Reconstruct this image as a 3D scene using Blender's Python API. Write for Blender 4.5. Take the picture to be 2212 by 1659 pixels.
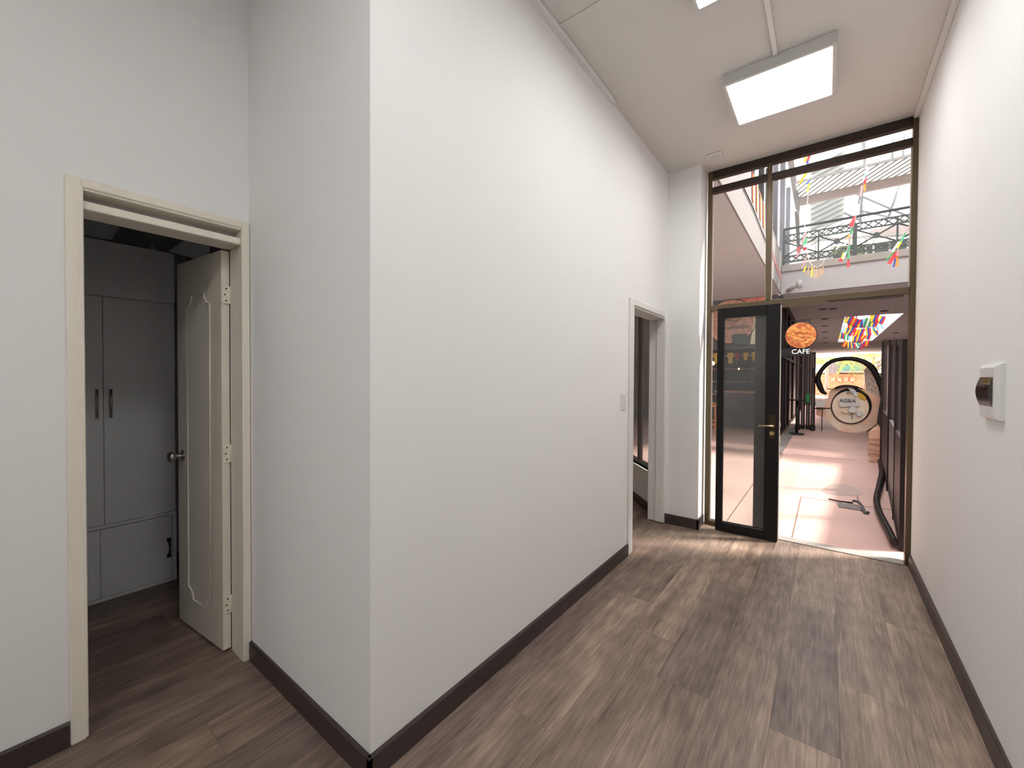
import bpy, math, random
from mathutils import Vector, Matrix

sc = bpy.context.scene
for o in list(bpy.data.objects):
    bpy.data.objects.remove(o)
C = sc.collection
R = random.Random(7)

# ------------------------------------------------------------------ camera, world, sun, exposure
CAMR = Matrix(((0.7931095558633247, -0.013193907451470924, 0.6089360830205761),
               (0.6090578304366748, 0.008843681423205395, -0.7930765085933736),
               (0.005078541330988132, 0.9998738470952457, 0.015049860893130327)))
CAMC = Vector((0, 0, 1.4))
FPX = 886.7702741327445
cam_d = bpy.data.cameras.new('camera')
cam = bpy.data.objects.new('camera', cam_d)
C.objects.link(cam)
cam.matrix_world = Matrix.Translation(CAMC) @ CAMR.to_4x4()
cam_d.sensor_fit = 'HORIZONTAL'
cam_d.sensor_width = 36.0
cam_d.lens = 36.0 * FPX / 2212.0
cam_d.clip_start = 0.02
cam_d.clip_end = 400
sc.camera = cam

w = bpy.data.worlds.new('world')
sc.world = w
w.use_nodes = True
bg = w.node_tree.nodes['Background']
bg.inputs['Color'].default_value = (1.0, 0.985, 0.96, 1)
bg.inputs['Strength'].default_value = 3.35

sun_d = bpy.data.lights.new('sun', 'SUN')
sun = bpy.data.objects.new('sun', sun_d)
C.objects.link(sun)
sun_d.energy = 7.0
sun_d.color = (1.0, 0.93, 0.84)
sun_d.angle = math.radians(7)
to_sun = Vector((0.60, 0.385, 1.0)).normalized()
sun.rotation_euler = to_sun.to_track_quat('Z', 'Y').to_euler()
sun.location = (3, 8, 9)

sc.view_settings.view_transform = 'Standard'
sc.view_settings.look = 'None'
sc.view_settings.gamma = 1.0
sc.view_settings.exposure = 0.45
sc.view_settings.use_curve_mapping = False

PANEL = 10.0          # ceiling light panels
FILLPANEL = 12.0      # added unseen panels behind the camera, brightening the near room

# ------------------------------------------------------------------ helpers

def at(x, y, ax, v):
    """point of the photograph (pixel) on the plane axis=v"""
    d = CAMR @ Vector((x - 1106.0, -(y - 829.5), -FPX))
    t = (v - CAMC[ax]) / d[ax]
    return CAMC + d * t


class MB:
    def __init__(s):
        s.v = []; s.f = []; s.m = []; s.sm = []

    def poly(s, pts, faces, mi=0, smooth=False):
        b = len(s.v)
        s.v += [tuple(p) for p in pts]
        for f in faces:
            s.f.append([b + i for i in f]); s.m.append(mi); s.sm.append(smooth)
        return s

    def box(s, x0, x1, y0, y1, z0, z1, mi=0, rot=None, org=None, ch=0.0):
        if x0 > x1: x0, x1 = x1, x0
        if y0 > y1: y0, y1 = y1, y0
        if z0 > z1: z0, z1 = z1, z0
        if ch > 0:
            c = min(ch, (x1-x0)*.45, (y1-y0)*.45, (z1-z0)*.45)
            P = []; idx = {}
            for ix, (xa, xd) in enumerate(((x0, c), (x1, -c))):
                for iy, (ya, yd) in enumerate(((y0, c), (y1, -c))):
                    for iz, (za, zd) in enumerate(((z0, c), (z1, -c))):
                        idx[(ix, iy, iz, 0)] = len(P); P.append((xa, ya+yd, za+zd))
                        idx[(ix, iy, iz, 1)] = len(P); P.append((xa+xd, ya, za+zd))
                        idx[(ix, iy, iz, 2)] = len(P); P.append((xa+xd, ya+yd, za))
            F = []
            def q(*k): return [idx[i] for i in k]
            for s_ in (0, 1):
                F.append(q((s_,0,0,0),(s_,1,0,0),(s_,1,1,0),(s_,0,1,0)))
                F.append(q((0,s_,0,1),(1,s_,0,1),(1,s_,1,1),(0,s_,1,1)))
                F.append(q((0,0,s_,2),(1,0,s_,2),(1,1,s_,2),(0,1,s_,2)))
            for a in (0, 1):
                for b in (0, 1):
                    F.append(q((a,b,0,0),(a,b,1,0),(a,b,1,1),(a,b,0,1)))
                    F.append(q((a,0,b,0),(a,1,b,0),(a,1,b,2),(a,0,b,2)))
                    F.append(q((0,a,b,1),(1,a,b,1),(1,a,b,2),(0,a,b,2)))
                    for c2 in (0, 1):
                        F.append(q((a,b,c2,0),(a,b,c2,1),(a,b,c2,2)))
            # orient faces outwards
            cen = Vector(((x0+x1)/2, (y0+y1)/2, (z0+z1)/2))
            FF = []
            for f in F:
                a_, b_, c_ = (Vector(P[f[0]]), Vector(P[f[1]]), Vector(P[f[2]]))
                n = (b_-a_).cross(c_-a_)
                if n.dot((a_+b_+c_)/3-cen) < 0: f = f[::-1]
                FF.append(f)
            F = FF
        else:
            P = [(x0,y0,z0),(x1,y0,z0),(x1,y1,z0),(x0,y1,z0),(x0,y0,z1),(x1,y0,z1),(x1,y1,z1),(x0,y1,z1)]
            F = [(0,3,2,1),(4,5,6,7),(0,1,5,4),(1,2,6,5),(2,3,7,6),(3,0,4,7)]
        if rot is not None:
            o = Vector(org or (0,0,0))
            P = [tuple(rot @ (Vector(p)-o) + o) for p in P]
        return s.poly(P, F, mi)

    def prism(s, pts, n, mi=0, smooth=False):
        """pts: closed loop of Vectors; n: extrusion vector"""
        k = len(pts); n = Vector(n)
        P = [Vector(p) for p in pts] + [Vector(p)+n for p in pts]
        F = [list(range(k))[::-1], [k+i for i in range(k)]]
        s.poly(P, F, mi)
        b = len(s.v) - 2*k
        for i in range(k):
            j = (i+1) % k
            s.f.append([b+i, b+j, b+k+j, b+k+i]); s.m.append(mi); s.sm.append(smooth)
        return s

    def tube(s, pts, r, n=8, mi=0, closed=False, caps=True):
        pts = [Vector(p) for p in pts]
        k = len(pts)
        rs = r if isinstance(r, (list, tuple)) else [r]*k
        up = None; rings = []
        for i, p in enumerate(pts):
            if closed: t = pts[(i+1) % k]-pts[i-1]
            else: t = pts[min(i+1, k-1)]-pts[max(i-1, 0)]
            if t.length < 1e-9: t = Vector((0, 0, 1))
            t.normalize()
            if up is None:
                up = Vector((0,0,1)) if abs(t.z) < .9 else Vector((1,0,0))
            a = (up - t*up.dot(t))
            if a.length < 1e-6:
                a = Vector((1, 0, 0)) if abs(t.x) < .9 else Vector((0, 1, 0))
                a = a - t*a.dot(t)
            a.normalize(); up = a; b = t.cross(a)
            rings.append([p + (a*math.cos(q)+b*math.sin(q))*rs[i] for q in [2*math.pi*j/n for j in range(n)]])
        P = [v for rr in rings for v in rr]; F = []
        m = k if closed else k-1
        for i in range(m):
            i2 = (i+1) % k
            for j in range(n):
                F.append((i*n+j, i*n+(j+1) % n, i2*n+(j+1) % n, i2*n+j))
        s.poly(P, F, mi, True)
        if caps and not closed:
            b = len(s.v)-len(P)
            s.f.append([b+j for j in range(n)][::-1]); s.m.append(mi); s.sm.append(False)
            s.f.append([b+(k-1)*n+j for j in range(n)]); s.m.append(mi); s.sm.append(False)
        return s

    def lathe(s, prof, c, axis, n=24, mi=0):
        """prof: (distance along axis, radius)"""
        axis = Vector(axis).normalized(); c = Vector(c)
        a = axis.orthogonal().normalized(); b = axis.cross(a)
        P = []; F = []
        for h, r in prof:
            for j in range(n):
                q = 2*math.pi*j/n
                P.append(c+axis*h+(a*math.cos(q)+b*math.sin(q))*max(r, 1e-5))
        for i in range(len(prof)-1):
            for j in range(n):
                F.append((i*n+j, i*n+(j+1) % n, (i+1)*n+(j+1) % n, (i+1)*n+j))
        s.poly(P, F, mi, True)
        b0 = len(s.v)-len(P)
        s.f.append([b0+j for j in range(n)][::-1]); s.m.append(mi); s.sm.append(False)
        s.f.append([b0+(len(prof)-1)*n+j for j in range(n)]); s.m.append(mi); s.sm.append(False)
        return s

    def build(s, name, mats, parent=None):
        me = bpy.data.meshes.new(name)
        me.from_pydata(s.v, [], s.f)
        if not isinstance(mats, (list, tuple)): mats = [mats]
        for m in mats: me.materials.append(m)
        me.polygons.foreach_set('material_index', s.m)
        me.polygons.foreach_set('use_smooth', s.sm)
        me.update()
        o = bpy.data.objects.new(name, me); C.objects.link(o)
        if parent is not None:
            o.parent = parent
            bpy.context.view_layer.update()
            o.matrix_parent_inverse = parent.matrix_world.inverted()
        return o


def tag(o, label, cat, group=None, kind=None):
    if label: o['label'] = label
    if cat: o['category'] = cat
    if group: o['group'] = group
    if kind: o['kind'] = kind
    return o


def thing(name, label, cat, loc=(0, 0, 0), group=None):
    o = bpy.data.objects.new(name, None); C.objects.link(o)
    o.location = loc; o.empty_display_size = .1
    bpy.context.view_layer.update()
    return tag(o, label, cat, group)


def struct(name, mb, m, parent=None):
    o = mb.build(name, m, parent)
    if parent is None: o['kind'] = 'structure'
    return o


def sroot(name, loc=(0, 0, 0)):
    o = bpy.data.objects.new(name, None); C.objects.link(o)
    o.location = loc; o['kind'] = 'structure'
    bpy.context.view_layer.update()
    return o


def text_obj(name, body, size, depth, mat, loc, rot, parent=None, align='CENTER', shear=0.0, sx=1.0):
    cu = bpy.data.curves.new(name, 'FONT')
    cu.body = body; cu.size = size; cu.extrude = depth; cu.align_x = align; cu.align_y = 'CENTER'; cu.shear = shear
    t = bpy.data.objects.new(name, cu); C.objects.link(t)
    bpy.context.view_layer.update()
    me = bpy.data.meshes.new_from_object(t.evaluated_get(bpy.context.evaluated_depsgraph_get()))
    bpy.data.objects.remove(t)
    M = Matrix.Translation(loc) @ rot.to_4x4() @ Matrix.Diagonal((sx, 1, 1, 1))
    me.transform(M); me.materials.clear(); me.materials.append(mat)
    o = bpy.data.objects.new(name, me); C.objects.link(o)
    if parent is not None:
        o.parent = parent; o.matrix_parent_inverse = parent.matrix_world.inverted()
    return o


# ------------------------------------------------------------------ materials
def mat(name, col, rough=.6, metal=0.0, spec=.5, noise=0.0, nscale=8.0, bump=0.0, bscale=60.0, emit=None, estr=0.0, stretch=None, coat=0.0):
    m = bpy.data.materials.new(name); m.use_nodes = True
    nt = m.node_tree; b = nt.nodes['Principled BSDF']
    b.inputs['Base Color'].default_value = (*col, 1)
    b.inputs['Roughness'].default_value = rough
    b.inputs['Metallic'].default_value = metal
    b.inputs['Specular IOR Level'].default_value = spec
    if coat: b.inputs['Coat Weight'].default_value = coat
    if emit:
        b.inputs['Emission Color'].default_value = (*emit, 1)
        b.inputs['Emission Strength'].default_value = estr
    tc = nt.nodes.new('ShaderNodeTexCoord'); src = tc.outputs['Object']
    if stretch:
        mp = nt.nodes.new('ShaderNodeMapping'); mp.inputs['Scale'].default_value = stretch
        nt.links.new(src, mp.inputs['Vector']); src = mp.outputs['Vector']
    if noise:
        n = nt.nodes.new('ShaderNodeTexNoise'); n.inputs['Scale'].default_value = nscale
        n.inputs['Detail'].default_value = 5
        r = nt.nodes.new('ShaderNodeValToRGB')
        r.color_ramp.elements[0].position = .3; r.color_ramp.elements[1].position = .7
        r.color_ramp.elements[0].color = (*[c*(1-noise) for c in col], 1)
        r.color_ramp.elements[1].color = (*[min(1, c*(1+noise)) for c in col], 1)
        nt.links.new(src, n.inputs['Vector']); nt.links.new(n.outputs['Fac'], r.inputs['Fac'])
        nt.links.new(r.outputs['Color'], b.inputs['Base Color'])
    if bump:
        n2 = nt.nodes.new('ShaderNodeTexNoise'); n2.inputs['Scale'].default_value = bscale
        bp = nt.nodes.new('ShaderNodeBump'); bp.inputs['Strength'].default_value = bump; bp.inputs['Distance'].default_value = .01
        nt.links.new(src, n2.inputs['Vector']); nt.links.new(n2.outputs['Fac'], bp.inputs['Height'])
        nt.links.new(bp.outputs['Normal'], b.inputs['Normal'])
    return m


def emis(name, col, s):
    m = bpy.data.materials.new(name); m.use_nodes = True
    nt = m.node_tree; nt.nodes.clear()
    e = nt.nodes.new('ShaderNodeEmission'); e.inputs['Color'].default_value = (*col, 1); e.inputs['Strength'].default_value = s
    o = nt.nodes.new('ShaderNodeOutputMaterial'); nt.links.new(e.outputs[0], o.inputs[0])
    return m


def glass(name, tint=(.93, .96, .95), refl=.06, fres=.3, haze=0.0, hcol=(.8, .8, .8), grough=.09):
    m = bpy.data.materials.new(name); m.use_nodes = True
    nt = m.node_tree; nt.nodes.clear()
    t = nt.nodes.new('ShaderNodeBsdfTransparent'); t.inputs['Color'].default_value = (*tint, 1)
    g = nt.nodes.new('ShaderNodeBsdfGlossy'); g.inputs['Roughness'].default_value = grough
    fr = nt.nodes.new('ShaderNodeLayerWeight'); fr.inputs['Blend'].default_value = .35
    mu = nt.nodes.new('ShaderNodeMath'); mu.operation = 'MULTIPLY_ADD'; mu.inputs[1].default_value = fres; mu.inputs[2].default_value = refl
    mx = nt.nodes.new('ShaderNodeMixShader')
    nt.links.new(fr.outputs['Fresnel'], mu.inputs[0]); nt.links.new(mu.outputs[0], mx.inputs['Fac'])
    nt.links.new(t.outputs[0], mx.inputs[1]); nt.links.new(g.outputs[0], mx.inputs[2])
    out = nt.nodes.new('ShaderNodeOutputMaterial'); last = mx
    if haze:
        d = nt.nodes.new('ShaderNodeBsdfDiffuse'); d.inputs['Color'].default_value = (*hcol, 1)
        m2 = nt.nodes.new('ShaderNodeMixShader')
        tc = nt.nodes.new('ShaderNodeTexCoord'); n = nt.nodes.new('ShaderNodeTexNoise'); n.inputs['Scale'].default_value = 2.2
        mm = nt.nodes.new('ShaderNodeMath'); mm.operation = 'MULTIPLY'; mm.inputs[1].default_value = haze*2
        nt.links.new(tc.outputs['Object'], n.inputs['Vector']); nt.links.new(n.outputs['Fac'], mm.inputs[0])
        nt.links.new(mm.outputs[0], m2.inputs['Fac'])
        nt.links.new(mx.outputs[0], m2.inputs[1]); nt.links.new(d.outputs[0], m2.inputs[2]); last = m2
    nt.links.new(last.outputs[0], out.inputs[0])
    return m


def wood_floor(name):
    m = bpy.data.materials.new(name); m.use_nodes = True
    nt = m.node_tree; L = nt.links; b = nt.nodes['Principled BSDF']
    b.inputs['Roughness'].default_value = .42; b.inputs['Specular IOR Level'].default_value = .45
    tc = nt.nodes.new('ShaderNodeTexCoord')
    a = nt.nodes.new('ShaderNodeAttribute'); a.attribute_name = 'plank'
    sep = nt.nodes.new('ShaderNodeSeparateColor'); L.new(a.outputs['Color'], sep.inputs[0])
    off = nt.nodes.new('ShaderNodeCombineXYZ')
    m1 = nt.nodes.new('ShaderNodeMath'); m1.operation = 'MULTIPLY'; m1.inputs[1].default_value = 37.0; L.new(sep.outputs['Green'], m1.inputs[0])
    m2 = nt.nodes.new('ShaderNodeMath'); m2.operation = 'MULTIPLY'; m2.inputs[1].default_value = 19.0; L.new(sep.outputs['Blue'], m2.inputs[0])
    L.new(m1.outputs[0], off.inputs[0]); L.new(m2.outputs[0], off.inputs[1])
    add = nt.nodes.new('ShaderNodeVectorMath'); add.operation = 'ADD'
    L.new(tc.outputs['Object'], add.inputs[0]); L.new(off.outputs[0], add.inputs[1])

    def nz(scale, sv, det=6, dist=0.0, rough=.55):
        mp = nt.nodes.new('ShaderNodeMapping'); mp.inputs['Scale'].default_value = sv
        n = nt.nodes.new('ShaderNodeTexNoise'); n.inputs['Scale'].default_value = scale
        n.inputs['Detail'].default_value = det; n.inputs['Distortion'].default_value = dist; n.inputs['Roughness'].default_value = rough
        L.new(add.outputs[0], mp.inputs['Vector']); L.new(mp.outputs[0], n.inputs['Vector'])
        return n
    broad = nz(1.0, (8, 1.0, 1), 3, .8)
    grain = nz(1.0, (55, 2.6, 1), 6, 1.2, .6)
    fine = nz(1.0, (190, 6.0, 1), 4, .6, .6)
    # cathedral figure
    mpw = nt.nodes.new('ShaderNodeMapping'); mpw.inputs['Scale'].default_value = (1.6, .14, 1)
    wv = nt.nodes.new('ShaderNodeTexWave'); wv.wave_type = 'RINGS'; wv.inputs['Scale'].default_value = 11.0
    wv.inputs['Distortion'].default_value = 7.0; wv.inputs['Detail'].default_value = 4; wv.inputs['Detail Scale'].default_value = 1.4
    L.new(add.outputs[0], mpw.inputs['Vector']); L.new(mpw.outputs[0], wv.inputs['Vector'])
    r1 = nt.nodes.new('ShaderNodeValToRGB')
    e = r1.color_ramp.elements
    e[0].position = .33; e[0].color = (.118, .083, .066, 1)
    e[1].position = .67; e[1].color = (.385, .288, .230, 1)
    e2 = e.new(.5); e2.color = (.235, .176, .143, 1)
    mixf = nt.nodes.new('ShaderNodeMath'); mixf.operation = 'MULTIPLY_ADD'; mixf.inputs[1].default_value = .50
    L.new(grain.outputs['Fac'], mixf.inputs[0])
    hb = nt.nodes.new('ShaderNodeMath'); hb.operation = 'MULTIPLY'; hb.inputs[1].default_value = .50; L.new(broad.outputs['Fac'], hb.inputs[0])
    L.new(hb.outputs[0], mixf.inputs[2])
    L.new(mixf.outputs[0], r1.inputs['Fac'])
    # fine dark streaks
    rf = nt.nodes.new('ShaderNodeValToRGB'); rf.color_ramp.elements[0].position = .30; rf.color_ramp.elements[1].position = .52
    rf.color_ramp.elements[0].color = (.70, .68, .66, 1); rf.color_ramp.elements[1].color = (1.04, 1.04, 1.04, 1)
    L.new(fine.outputs['Fac'], rf.inputs['Fac'])
    mu = nt.nodes.new('ShaderNodeMixRGB'); mu.blend_type = 'MULTIPLY'; mu.inputs['Fac'].default_value = .8
    L.new(r1.outputs['Color'], mu.inputs[1]); L.new(rf.outputs['Color'], mu.inputs[2])
    rw = nt.nodes.new('ShaderNodeValToRGB'); rw.color_ramp.elements[0].color = (.78, .77, .76, 1); rw.color_ramp.elements[1].color = (1.08, 1.08, 1.08, 1)
    L.new(wv.outputs['Fac'], rw.inputs['Fac'])
    mw = nt.nodes.new('ShaderNodeMixRGB'); mw.blend_type = 'MULTIPLY'; mw.inputs['Fac'].default_value = .55
    L.new(mu.outputs[0], mw.inputs[1]); L.new(rw.outputs['Color'], mw.inputs[2])
    # per plank tone
    rp = nt.nodes.new('ShaderNodeValToRGB')
    rp.color_ramp.elements[0].color = (.80, .79, .81, 1); rp.color_ramp.elements[1].color = (1.24, 1.18, 1.12, 1)
    L.new(sep.outputs['Red'], rp.inputs['Fac'])
    mp_ = nt.nodes.new('ShaderNodeMixRGB'); mp_.blend_type = 'MULTIPLY'; mp_.inputs['Fac'].default_value = 1
    L.new(mw.outputs[0], mp_.inputs[1]); L.new(rp.outputs['Color'], mp_.inputs[2])
    mk = nt.nodes.new('ShaderNodeMapping'); mk.inputs['Scale'].default_value = (3.4, 1.1, 1)
    vk = nt.nodes.new('ShaderNodeTexVoronoi'); vk.inputs['Scale'].default_value = 1.0
    wob = nt.nodes.new('ShaderNodeMath'); wob.operation = 'MULTIPLY_ADD'; wob.inputs[1].default_value = .10
    L.new(add.outputs[0], mk.inputs['Vector']); L.new(mk.outputs[0], vk.inputs['Vector'])
    L.new(grain.outputs['Fac'], wob.inputs[0]); L.new(vk.outputs['Distance'], wob.inputs[2])
    rk_ = nt.nodes.new('ShaderNodeValToRGB'); rk_.color_ramp.elements[0].position = .07; rk_.color_ramp.elements[1].position = .19
    rk_.color_ramp.elements[0].color = (.55, .50, .47, 1); rk_.color_ramp.elements[1].color = (1, 1, 1, 1)
    L.new(wob.outputs[0], rk_.inputs['Fac'])
    mk2 = nt.nodes.new('ShaderNodeMixRGB'); mk2.blend_type = 'MULTIPLY'; mk2.inputs['Fac'].default_value = .9
    L.new(mp_.outputs[0], mk2.inputs[1]); L.new(rk_.outputs['Color'], mk2.inputs[2])
    L.new(mk2.outputs[0], b.inputs['Base Color'])
    bp = nt.nodes.new('ShaderNodeBump'); bp.inputs['Strength'].default_value = .25; bp.inputs['Distance'].default_value = .002
    L.new(fine.outputs['Fac'], bp.inputs['Height']); L.new(bp.outputs['Normal'], b.inputs['Normal'])
    return m


M = {}
M['wall'] = mat('white_wall_paint', (.87, .868, .86), .75, spec=.25, bump=.03, bscale=25)
M['ceil'] = mat('ceiling_paint', (.70, .675, .645), .85, spec=.2)
M['floor'] = wood_floor('grey_brown_wood_planks')
M['seam'] = mat('plank_seam', (.10, .075, .062), .8)
M['base'] = mat('dark_brown_baseboard', (.050, .036, .034), .38, noise=.15, nscale=6, stretch=(1, 1, 8))
M['cream'] = mat('cream_door_paint', (.85, .80, .70), .5, noise=.04, nscale=3, bump=.03, bscale=14, stretch=(6, 6, .5))
M['white_trim'] = mat('white_trim_paint', (.80, .79, .76), .5)
M['plastic'] = mat('white_plastic', (.78, .78, .76), .35)
M['cab'] = mat('grey_melamine', (.84, .85, .88), .55, noise=.02, nscale=2)
M['void'] = mat('painted_void_shade', (.03, .026, .024), .9)  # near-black colour stands in for the unlit depth of the storeroom
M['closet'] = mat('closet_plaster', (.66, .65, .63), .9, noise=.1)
M['redbeam'] = mat('dark_red_beam', (.06, .022, .014), .8)
M['sheet'] = mat('gypsum_sheet', (.88, .89, .9), .8)
M['steel'] = mat('brushed_steel', (.50, .48, .45), .3, metal=1)
M['black_metal'] = mat('black_metal', (.02, .02, .02), .45, metal=.4)
M['bronze'] = mat('bronze_aluminium', (.125, .092, .055), .38, metal=.55, noise=.12, nscale=1.2)
M['dark_alu'] = mat('dark_brown_aluminium', (.045, .032, .026), .4, metal=.35, noise=.2, nscale=2)
M['black'] = mat('black_door_paint', (.010, .009, .009), .5, spec=.25)
M['brass'] = mat('aged_brass', (.60, .47, .24), .35, metal=.9)
M['plate'] = mat('dark_bronze_plate', (.045, .030, .016), .4, metal=.6)
M['smoke'] = mat('smoked_cover', (.03, .02, .016), .12, spec=.6, coat=.5)
M['amber'] = mat('amber_window', (.26, .19, .08), .15)
M['seal'] = mat('pale_weather_seal', (.70, .62, .55), .6)
M['glass'] = glass('clear_glass')
M['door_glass'] = glass('hazy_door_glass', (.82, .85, .84), .01, .25, .08, (.55, .52, .52))
M['side_glass'] = glass('hazed_pane_glass', (.94, .95, .95), .015, .05, .02, (.75, .72, .70), .33)  # clear pane with a faint uneven grey haze mixed in
M['diff'] = emis('light_diffuser', (1, .985, .96), PANEL)
M['diff_fill'] = emis('fill_diffuser', (1, .985, .96), FILLPANEL)
M['alum'] = mat('satin_light_frame', (.62, .62, .60), .4)
# courtyard
M['paving'] = mat('pink_paving', (.64, .415, .37), .55, noise=.14, nscale=.8, spec=.35)
M['joint'] = mat('paving_joint', (.22, .12, .09), .9)
M['kerb'] = mat('grey_kerb', (.22, .20, .19), .8, noise=.1)
M['yellow_strip'] = mat('ochre_strip', (.42, .26, .08), .7)
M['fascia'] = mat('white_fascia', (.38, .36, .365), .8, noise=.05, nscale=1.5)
M['soffit'] = mat('mauve_soffit', (.56, .60, .62), .85, noise=.04, nscale=2)
M['ledge'] = mat('stone_ledge', (.30, .27, .25), .8, noise=.1, nscale=5)
M['rail'] = mat('dark_green_rail', (.035, .045, .043), .5, metal=.2)
M['corr'] = mat('white_corrugated', (.78, .79, .76), .6)
M['corr_dark'] = mat('corrugation_rib_grey', (.24, .23, .22), .7)  # grey ribs and lip of the roof sheets
M['post_grey'] = mat('purple_grey_steel', (.075, .068, .085), .6)
M['poly'] = mat('pale_grey_polycarbonate', (.36, .37, .36), .5)
M['truss'] = mat('grey_truss_steel', (.20, .20, .21), .6)
M['gutter'] = mat('dark_brown_gutter', (.13, .11, .105), .7)
M['canopyf'] = mat('mauve_canopy_fascia', (.36, .29, .27), .8, noise=.12, nscale=14, stretch=(1, 1, 3))
M['slate'] = mat('slate_band', (.07, .078, .08), .5)
M['shop_dark'] = mat('dark_shop', (.13, .115, .12), .8, noise=.4, nscale=3)
M['mauve_wall'] = mat('mauve_wall', (.21, .15, .14), .8, noise=.08)
M['frame_dark'] = mat('dark_plum_frame', (.014, .009, .010), .5, spec=.3)
M['wood'] = mat('orange_wood', (.42, .17, .06), .5, noise=.2, nscale=10)
M['shirt_y'] = mat('yellow_shirt', (.75, .48, .06), .8)
M['shirt_r'] = mat('red_shirt', (.42, .04, .05), .8)
M['shirt_w'] = mat('pale_shirt', (.6, .58, .6), .8)
M['bulb'] = emis('warm_bulb', (1, .62, .28), 9)
M['yellow'] = mat('flag_yellow', (.85, .58, .02), .7)
M['blue'] = mat('flag_blue', (.03, .06, .38), .7)
M['red'] = mat('flag_red', (.70, .02, .04), .7)
M['green'] = mat('flag_green', (.03, .30, .12), .7)
M['sky'] = mat('flag_sky', (.35, .62, .80), .7)
M['orange'] = mat('flag_orange', (.85, .25, .02), .7)
M['tan'] = mat('flag_tan', (.55, .33, .16), .7)
M['white_cloth'] = mat('white_cloth', (.8, .76, .74), .8)
M['pink_cloth'] = mat('pink_cloth', (.75, .28, .32), .8)
M['string'] = mat('white_string', (.6, .5, .48), .8)
M['brick'] = None
M['gold'] = mat('golden_paint', (.95, .52, .14), .5)
M['leaf'] = mat('palm_green', (.24, .38, .06), .6, noise=.4, nscale=12)
M['leaf_y'] = mat('palm_yellow_green', (.45, .50, .08), .6, noise=.3, nscale=12)
M['trunk'] = mat('pale_trunk', (.45, .36, .30), .8, noise=.25, nscale=20)
M['board_dark'] = mat('dark_teal_board', (.055, .075, .08), .6)
M['ink'] = mat('dark_paint', (.03, .02, .02), .6)


def two_tone(name, c0, c1, scale, kind='noise', p0=.4, p1=.6, rough=.7, stretch=(1, 1, 1), dist=0.0, det=5):
    m = mat(name, c0, rough)
    nt = m.node_tree; b = nt.nodes['Principled BSDF']
    tc = nt.nodes['Texture Coordinate']
    mp = nt.nodes.new('ShaderNodeMapping'); mp.inputs['Scale'].default_value = stretch
    nt.links.new(tc.outputs['Object'], mp.inputs['Vector'])
    r = nt.nodes.new('ShaderNodeValToRGB')
    r.color_ramp.elements[0].position = p0; r.color_ramp.elements[0].color = (*c0, 1)
    r.color_ramp.elements[1].position = p1; r.color_ramp.elements[1].color = (*c1, 1)
    if kind == 'noise':
        n = nt.nodes.new('ShaderNodeTexNoise'); n.inputs['Scale'].default_value = scale
        n.inputs['Detail'].default_value = det; n.inputs['Distortion'].default_value = dist
        nt.links.new(n.outputs['Fac'], r.inputs['Fac'])
    elif kind == 'crack':
        n = nt.nodes.new('ShaderNodeTexVoronoi'); n.feature = 'DISTANCE_TO_EDGE'; n.inputs['Scale'].default_value = scale
        nt.links.new(n.outputs['Distance'], r.inputs['Fac'])
    nt.links.new(mp.outputs[0], n.inputs['Vector'])
    nt.links.new(r.outputs['Color'], b.inputs['Base Color'])
    return m


def brick_mat(name, c1, c2, mortar, scale, ax='XZ'):
    m = mat(name, c1, .85); nt = m.node_tree; b = nt.nodes['Principled BSDF']; tc = nt.nodes['Texture Coordinate']
    sp = nt.nodes.new('ShaderNodeSeparateXYZ'); cb = nt.nodes.new('ShaderNodeCombineXYZ')
    nt.links.new(tc.outputs['Object'], sp.inputs[0]); nt.links.new(sp.outputs['X'], cb.inputs[0]); nt.links.new(sp.outputs['Z'], cb.inputs[1])
    br = nt.nodes.new('ShaderNodeTexBrick'); br.inputs['Scale'].default_value = scale
    br.inputs['Color1'].default_value = (*c1, 1); br.inputs['Color2'].default_value = (*c2, 1); br.inputs['Mortar'].default_value = (*mortar, 1)
    nt.links.new(cb.outputs[0], br.inputs['Vector']); nt.links.new(br.outputs['Color'], b.inputs['Base Color'])
    return m


M['mural_orange'] = two_tone('orange_mural', (.85, .15, .07), (.95, .36, .22), 5, p0=.42, p1=.6, dist=1)
M['mural_brown'] = two_tone('brown_mural', (.55, .24, .15), (.92, .52, .38), 6, p0=.35, p1=.65, dist=1.5)
M['mural_cream'] = mat('cream_mural', (.95, .82, .60), .8, noise=.08)
M['disc'] = two_tone('copper_leaf_painting', (.50, .13, .04), (.95, .42, .12), 9, p0=.42, p1=.66, dist=1.2)
M['peach'] = two_tone('peach_mural', (.98, .52, .36), (1.0, .80, .62), 1.7, p0=.35, p1=.62, dist=.4)
M['peach2'] = two_tone('cream_mural_field', (.98, .74, .54), (1.0, .90, .74), 3, p0=.35, p1=.65)
M['rock'] = two_tone('cream_rock', (.16, .10, .09), (.86, .72, .62), 16, 'crack', .0, .07, stretch=(1, 1, .7))
M['rock2'] = two_tone('tan_stone', (.42, .22, .15), (.80, .52, .38), 5, p0=.35, p1=.65, stretch=(1, 1, 3))
M['farbrick'] = brick_mat('orange_brick', (.60, .20, .09), (.70, .30, .14), (.66, .46, .32), 1.6)
M['farwall'] = mat('pale_lilac_wall', (.42, .37, .40), .8, noise=.2, nscale=2, stretch=(6, 1, 1))
M['farbrown'] = mat('brown_roof_band', (.35, .15, .09), .8)
M['turq'] = mat('turquoise_panel', (.16, .44, .42), .6, noise=.15)
M['greenery'] = two_tone('dark_planting', (.03, .045, .03), (.14, .17, .08), 4, p0=.4, p1=.6)
M['far_dark'] = mat('dark_grey_green_hoarding', (.05, .058, .052), .8, noise=.3, nscale=1.5)



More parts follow.
